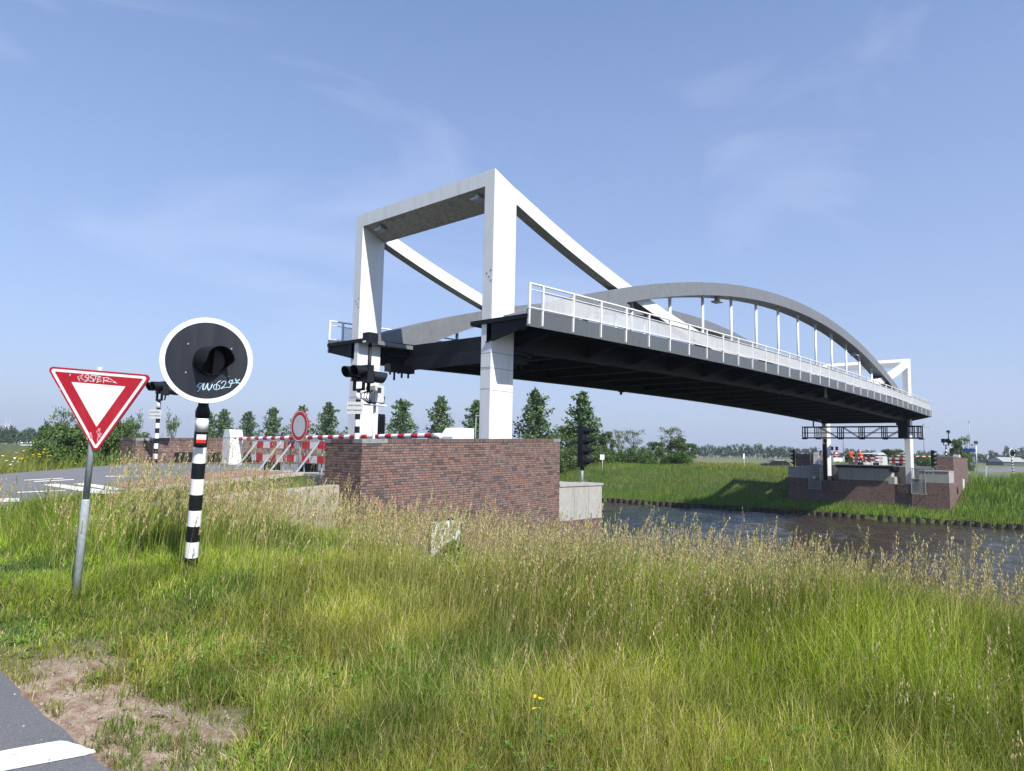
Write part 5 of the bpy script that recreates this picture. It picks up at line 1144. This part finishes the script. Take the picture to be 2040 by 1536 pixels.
def field_grass(n, xr, yr, keep, h0, h1, w0, w1, pal, name, label, hn=8.):
    x = RNG.uniform(*xr, n); y = RNG.uniform(*yr, n); m = keep(x, y); x, y = x[m], y[m]; n = len(x); z = ground_z(x, y); g = fbm(x, y, hn, 60); d = fbm(x, y, hn*.3, 63); h = RNG.uniform(h0, h1, n)*(.5+g)*(.7+.6*d); pal = np.array(pal)
    wv = np.clip((fbm(x, y, hn*.8, 66)-.35)*3, 0, 1)[:, None]; c = (pal[0]*(1-wv)+pal[1]*wv)*RNG.uniform(.6, 1.35, (n, 1)); c = np.where(RNG.random((n, 1)) < .1, pal[2], c)
    V, F, S, Cc = blades(np.stack([x, y, z-.03], -1), h, RNG.uniform(w0, w1, n), RNG.uniform(0, 6.28, n), RNG.normal(-.9, 1.0, n), np.abs(RNG.normal(.3, .25, n)), c)
    return tag(raw_mesh(name, V, F, S, Cc, M['blade']), label, 'grass', kind='stuff')
noab = lambda x, y: ~((x > 93) & (y > 11) & (y < 17.2)) & ~((x > 82.8) & (x < 93.9) & (y > 14.4) & (y < 31)) & ~((x > 93.5) & (y > 17.0) & (y < 28.6)) & (x > shore(y)+.2)
GR = [(.10, .20, .022), (.18, .245, .035), (.30, .27, .11)]
field_grass(100000, (73, 100), (2, 66), noab, .3, .8, .016, .034, GR, 'far_bank_grass', 'rough green grass covering the far canal bank')
field_grass(16000, (76.6, 83), (2, 60), lambda x, y: (x > shore(y)-.12) & (x < shore(y)+.5+5*((y > 14) & (y < 31))), .25, .6, .03, .06, [(.14, .28, .02), (.20, .30, .03), (.25, .26, .06)], 'ledge_grass', 'bright green grass on the ledge in front of the far abutment', 2.)
field_grass(2600, (79, 93), (7, 14.0), noab, .7, 1.3, .035, .07, [(.09, .20, .02), (.15, .26, .025), (.25, .25, .06)], 'rank_grass', 'rank tall grass against the right flank of the far abutment', 2.)
field_grass(26000, (96, 150), (-6, 95), noab, .3, .7, .03, .07, [(.14, .17, .04), (.23, .21, .075), (.3, .26, .13)], 'far_meadow_grass', 'yellowish meadow grass on the flat land beyond the canal')
field_grass(30000, (-4, 18), (28.5, 62), lambda x, y: (x < 10.6) | (y > 31), .4, .9, .010, .022, [(.18, .24, .03), (.28, .28, .06), (.40, .34, .15)], 'road_verge_grass', 'tall dry grass on the verge beyond the road', 4.)

# trees ------------------------------------------------------------
def limb_mesh(segs, n=6):
    mb = MB()
    for a_, b_, r0, r1 in segs: mb.tube([a_, (np.array(a_)+np.array(b_))/2+RNG.normal(0, .02, 3)*np.linalg.norm(np.array(b_)-np.array(a_)), b_], [r0, (r0+r1)/2, r1], n)
    return mb
def make_tree(kind, seed):
    """unit model about 10 m tall standing at the origin: leaf points, limb segments, leaf size, colour"""
    global RNG
    keep = RNG; RNG = np.random.default_rng(seed); H = 10.; P = []; segs = [((0, 0, -.3), (0, 0, H*.35), .16, .12), ((0, 0, H*.35), (.1, 0, H*.93), .12, .02)]
    if kind == 'poplar':
        nb = 58
        for i in range(nb):
            hb = .10+.86*(i+RNG.random())/nb; az_ = i*2.4+RNG.normal(0, .3); prof = min(1, (hb-.02)/.17)*max(.05, 1-hb)**.7; L = H*.36*prof*RNG.uniform(.45, 1.35); rise = RNG.uniform(.55, 1.15)
            d = np.array((math.cos(az_), math.sin(az_), rise)); d /= np.linalg.norm(d); a_ = np.array((0, 0, H*hb*.93)); b_ = a_+d*L; segs.append((a_, b_, .035, .008)); m = int(26+66*prof)
            t = RNG.random(m)**.6; P.append(a_+d*(L*t)[:, None]+RNG.normal(0, .10+.17*prof, (m, 3)))
        size, col = .30, (.115, .185, .07)
    elif kind == 'broad':
        nb = 34
        for i in range(nb):
            az_ = i*2.4; zc = H*RNG.uniform(.22, .93); rad = H*.36*math.sqrt(max(.05, 1-((zc/H-.52)/.5)**2))*RNG.uniform(.45, 1.05); c = np.array((math.cos(az_)*rad, math.sin(az_)*rad, zc)); rr = H*RNG.uniform(.07, .14)
            segs.append((np.array((0, 0, zc*.55)), c, .06, .015)); m = 190; v = RNG.normal(0, 1, (m, 3)); v /= np.linalg.norm(v, axis=1)[:, None]; P.append(c+v*rr*RNG.random((m, 1))**.4*np.array([1.2, 1.2, .8]))
        size, col = .36, (.085, .14, .038)
    elif kind == 'airy':
        nb = 30
        for i in range(nb):
            az_ = i*2.4; zc = H*RNG.uniform(.4, 1.0); rad = H*.33*RNG.uniform(.2, 1.05); c = np.array((math.cos(az_)*rad, math.sin(az_)*rad, zc)); segs.append((np.array((0, 0, zc*.6)), c, .05, .012)); m = 46; P.append(c+RNG.normal(0, 1, (m, 3))*np.array([.55, .55, .28]))
        size, col = .32, (.10, .15, .05)
    elif kind == 'shrub':
        for i in range(30):
            az_ = i*2.4; rad = 4.2*math.sqrt(RNG.random()); c = np.array((math.cos(az_)*rad, math.sin(az_)*rad, RNG.uniform(.6, 8.2)*(1-(rad/6.5)**2))); segs.append((np.array((0, 0, .2)), c, .08, .02)); m = 120; P.append(c+RNG.normal(0, 1, (m, 3))*np.array([.8, .8, .75]))
        size, col = .45, (.085, .15, .034)
    else:                                                       # coarse far tree
        for i in range(16):
            az_ = i*2.4; zc = H*RNG.uniform(.25, .95); rad = H*.32*math.sqrt(max(.05, 1-((zc/H-.55)/.5)**2))*RNG.uniform(.3, 1.); c = np.array((math.cos(az_)*rad, math.sin(az_)*rad, zc)); m = 42; P.append(c+RNG.normal(0, 1, (m, 3))*np.array([.75, .75, .7]))
        size, col = .8, (.065, .105, .05)
    P = np.concatenate(P); P[:, 2] = np.maximum(P[:, 2], .15); V, c = leaf_cloud(P, size, col); RNG = keep; return V, c, segs
MODELS = {}
def model(kind, var):
    k = (kind, var)
    if k not in MODELS:
        V, c, segs = make_tree(kind, 100+7*var+len(kind)*13)
        crown = raw_mesh('crown', V, np.arange(len(V)), np.full(len(V)//4, 4), c, M['leaf']); cm = crown.data; bpy.data.objects.remove(crown); tr = limb_mesh(segs if kind != 'far' else segs[:2]).build('trunk', 'bark'); tm = tr.data; bpy.data.objects.remove(tr)
        MODELS[k] = (cm, tm)
    return MODELS[k]
def plant(name, kind, var, u, ytop, dd, wpx, label, cat, group, zbase=None, rot=None):
    P = dep(u, 905, dd); x, y = P[0], P[1]; zg = float(ground_z(x, y))-.1 if zbase is None else zbase; zt = float(dep(u, ytop, dd)[2]); Hh = max(zt-zg, .5)*1.05; sz = Hh/10.; sx = sz if wpx is None else wpx*dd/F_PX/(4.0 if kind == 'poplar' else 7.6 if kind != 'shrub' else 9.5)
    t = thing(name, (x, y, zg), label, cat, group); t.rotation_euler = (0, 0, random.uniform(0, 6.28) if rot is None else rot); t.scale = (sx, sx, sz); cm, tm = model(kind, var)
    for nme, me in (('trunk', tm), ('crown', cm)): o = bpy.data.objects.new(nme, me); COL.objects.link(o); o.parent = t
    return t
pops = [(1160, 774, 113, 76, 'tall poplar rising behind the near boat signal'), (1067, 771, 115, 74, 'tall poplar just right of the near white leg'), (946, 792, 126, 58, 'poplar partly hidden by the left side of the near white leg'), (875, 785, 132, 58, 'poplar second left of the near white leg'), (799, 791, 143, 58, 'poplar just right of the left white leg'),
        (718, 797, 151, 52, 'poplar hidden behind the left white leg'), (651, 797, 158, 52, 'poplar just left of the left white leg'), (597, 805, 170, 44, 'poplar directly behind the round closed-road sign'), (541, 808, 182, 44, 'poplar left of the round closed-road sign, above the boom'), (491, 817, 192, 40, 'poplar behind the white boom cabinet'), (442, 811, 200, 44, 'poplar just right of the large round signal pole'), (414, 820, 212, 40, 'poplar seen right beside the large round signal pole')]
for i, (u, yt, dd, wpx, lb) in enumerate(pops): plant('poplar_tree', 'poplar', i % 4, u, yt, dd, wpx, lb, 'tree', 'row of poplars on the far bank')
bl = [(1100, 866, 109, 44, 'broad'), (1130, 851, 113, 50, 'broad'), (1158, 872, 111, 40, 'broad'), (1188, 866, 117, 36, 'broad'), (1208, 862, 118, 34, 'broad'), (1233, 861, 119, 34, 'airy'), (1262, 862, 121, 44, 'airy'), (1284, 884, 116, 34, 'shrub'), (1306, 881, 118, 36, 'broad'), (1336, 857, 122, 52, 'airy'), (1350, 874, 121, 40, 'broad'), (1372, 884, 123, 34, 'broad'), (1225, 888, 113, 44, 'shrub'), (1256, 886, 114, 40, 'shrub'), (1330, 890, 117, 38, 'shrub'), (1112, 880, 108, 50, 'shrub'), (1142, 884, 109, 50, 'shrub'), (1196, 884, 111, 48, 'shrub'), (1290, 892, 112, 44, 'shrub'), (1358, 892, 116, 44, 'shrub')]
wds = {'broad': 'round dense green tree', 'airy': 'loose open-crowned tree', 'shrub': 'low bushy shrub'}
nm = {'broad': 'broadleaf_tree', 'airy': 'broadleaf_tree', 'shrub': 'shrub'}
rel = ['left of the near boat signal pole', 'right behind the near boat signal lamps', 'beneath the tall poplar at the boat signal', 'just right of the boat signal', 'second right of the boat signal', 'third right of the boat signal, thin topped', 'in the middle of the clump across the water', 'at the foot of the clump middle', 'right of the clump middle', 'tallest and airiest at the right of the clump', 'under the airy tall tree at the right of the clump', 'last and lowest at the right end of the clump', 'in front of the clump left part', 'in front of the clump centre', 'in front of the clump right part', 'just right of the near brick block corner', 'left of the boat signal at the clump foot', 'right of the boat signal at the clump foot', 'below the airy trees of the clump', 'at the right foot of the clump']
for i, (u, yt, dd, wpx, k) in enumerate(bl): plant(nm[k], k, i % 3, u, yt, dd, wpx, wds[k]+' '+rel[i], 'tree' if k != 'shrub' else 'shrub', 'trees and shrubs across the water')
hl = [(97, 846, 62, 60, 'broad', 'green tree left of the yield sign, in front of the far woods'), (118, 826, 66, 62, 'airy', 'tall airy tree sticking out above the hedge left of the yield sign'), (135, 850, 60, 70, 'broad', 'broad green tree behind the left edge of the yield sign'), (165, 852, 60, 66, 'broad', 'green tree behind the middle of the yield sign'), (205, 848, 57, 64, 'broad', 'green tree behind the right half of the yield sign'), (240, 840, 55, 52, 'broad', 'dark green tree between the yield sign and the left brick block'), (267, 836, 54, 40, 'airy', 'spiky topped tree above the corner of the left brick block'), (295, 866, 49, 60, 'shrub', 'low shrub over the left brick block near its corner'),
      (340, 866, 48, 56, 'shrub', 'low shrub behind the left twin signal pole'), (336, 836, 50, 34, 'airy', 'thin sapling between left twin signal and large signal pole'), (380, 868, 47, 56, 'shrub', 'low shrub over the brick block beside the large signal pole'), (425, 866, 47, 48, 'shrub', 'low shrub over the brick block left of the boom cabinet'), (110, 872, 54, 70, 'shrub', 'low shrub at the hedge foot left of the yield sign'), (185, 876, 52, 76, 'shrub', 'low shrub at the hedge foot under the yield sign point'), (245, 872, 50, 70, 'shrub', 'low shrub at the hedge foot left of the brick block'), (70, 872, 58, 50, 'shrub', 'low shrub at the far left end of the hedge'), (150, 862, 56, 90, 'broad', 'dense dark tree filling the hedge left of the sign middle'), (222, 862, 54, 84, 'broad', 'dense dark tree filling the hedge right of the sign point'), (272, 868, 50, 60, 'broad', 'dense dark tree at the hedge end over the block corner'), (105, 880, 57, 80, 'broad', 'low dense tree at the hedge start left of the sign'), (198, 880, 50, 90, 'shrub', 'wide dark shrub right below the sign point')]
for i, (u, yt, dd, wpx, k, lb) in enumerate(hl): plant(nm[k], k, (i+1) % 3, u, yt, dd, wpx, lb, 'tree' if k != 'shrub' else 'shrub', 'hedge trees behind the road')
rl_ = [(1908, 876, 97, 26, 'broad', 'pointed green tree close behind the right far brick block'), (1927, 872, 99, 26, 'airy', 'thin pointed tree left of the blue street sign'), (1918, 896, 95, 40, 'shrub', 'leafy shrub at the back corner of the right far brick block'), (1842, 894, 125, 44, 'shrub', 'green shrub under the crossbar lamp post'), (1778, 896, 150, 50, 'broad', 'green tree between the far bridge legs behind the barricades'), (1700, 903, 150, 40, 'broad', 'green tree behind the two workers')]
for i, (u, yt, dd, wpx, k, lb) in enumerate(rl_): plant(nm[k], k, i % 3, u, yt, dd, wpx, lb, 'tree' if k != 'shrub' else 'shrub', 'trees beyond the far abutment')
# far rows: single-mesh trees, too small to show their parts
def far_model(var):
    k = ('farone', var)
    if k not in MODELS:
        V, c, segs = make_tree('far', 300+var); tr = limb_mesh(segs[:2]).build('tree', 'bark'); tv = np.array([v.co[:] for v in tr.data.vertices]); tf = [tuple(p.vertices) for p in tr.data.polygons]; bpy.data.objects.remove(tr)
        F = np.concatenate([np.arange(len(V))]+[np.array(f)+len(V) for f in tf]); S = np.array([4]*(len(V)//4)+[len(f) for f in tf]); o = raw_mesh('tree', np.concatenate([V, tv]), F, S, np.concatenate([c, np.tile((.08, .07, .06), (len(tv), 1))]), M['leaf']); MODELS[k] = o.data; bpy.data.objects.remove(o)
    return MODELS[k]
def far_tree(u, ytop, dd, wpx, label, group):
    P = dep(u, 908, dd); zg = -.3; H = 1.04*max(float(dep(u, ytop, dd)[2])-zg, 1); o = bpy.data.objects.new('tree', far_model(random.randrange(5))); COL.objects.link(o); o.location = (P[0], P[1], zg); sx = wpx*dd/F_PX/7.0; o.scale = (sx, sx, H/10); o.rotation_euler = (0, 0, random.uniform(0, 6.28)); tag(o, label, 'tree', group)
hz = lambda u: 880.2+(u-50)*.0203
u = 1384
while u < 1600: far_tree(u, hz(u)-random.uniform(18, 23), random.uniform(410, 450), random.uniform(11, 16), 'tree in the even row along the far meadow under the bridge', 'far tree row under the bridge'); u += random.uniform(6.5, 9.5)
u = 1604
while u < 1880: far_tree(u, hz(u)-random.uniform(11, 20), random.uniform(380, 460), random.uniform(12, 20), 'distant tree seen beyond the far abutment between the legs', 'distant trees behind the far abutment'); u += random.uniform(8, 13)
u = 1886
while u < 2075: far_tree(u, hz(u)-random.uniform(12, 20)-(8 if u > 1995 else 0), random.uniform(350, 420), random.uniform(14, 22), 'distant dark tree at the right beyond the street sign', 'distant trees at the right edge'); u += random.uniform(7, 11)
u = -40
while u < 96: far_tree(u, hz(u)-random.uniform(23, 29), random.uniform(300, 350), random.uniform(16, 26), 'dark tree of the distant woods at the left edge', 'distant woods at the left edge'); u += random.uniform(7, 11)
# ------------------------------------------------------------------ air
hm = bpy.data.materials.new('haze'); hm.use_nodes = True; ht = hm.node_tree; ht.nodes.remove(ht.nodes['Principled BSDF'])
pv = ht.nodes.new('ShaderNodeVolumePrincipled'); pv.inputs['Color'].default_value = (.78, .86, 1, 1); pv.inputs['Density'].default_value = .00025; pv.inputs['Anisotropy'].default_value = .2
ht.links.new(pv.outputs[0], ht.nodes['Material Output'].inputs['Volume']); M['haze'] = hm
mb = MB(); mb.box(-3100, 4200, -3100, 4200, -9, 135); tag(mb.build('haze', 'haze'), 'faint summer haze over the farmland', 'haze', kind='stuff')
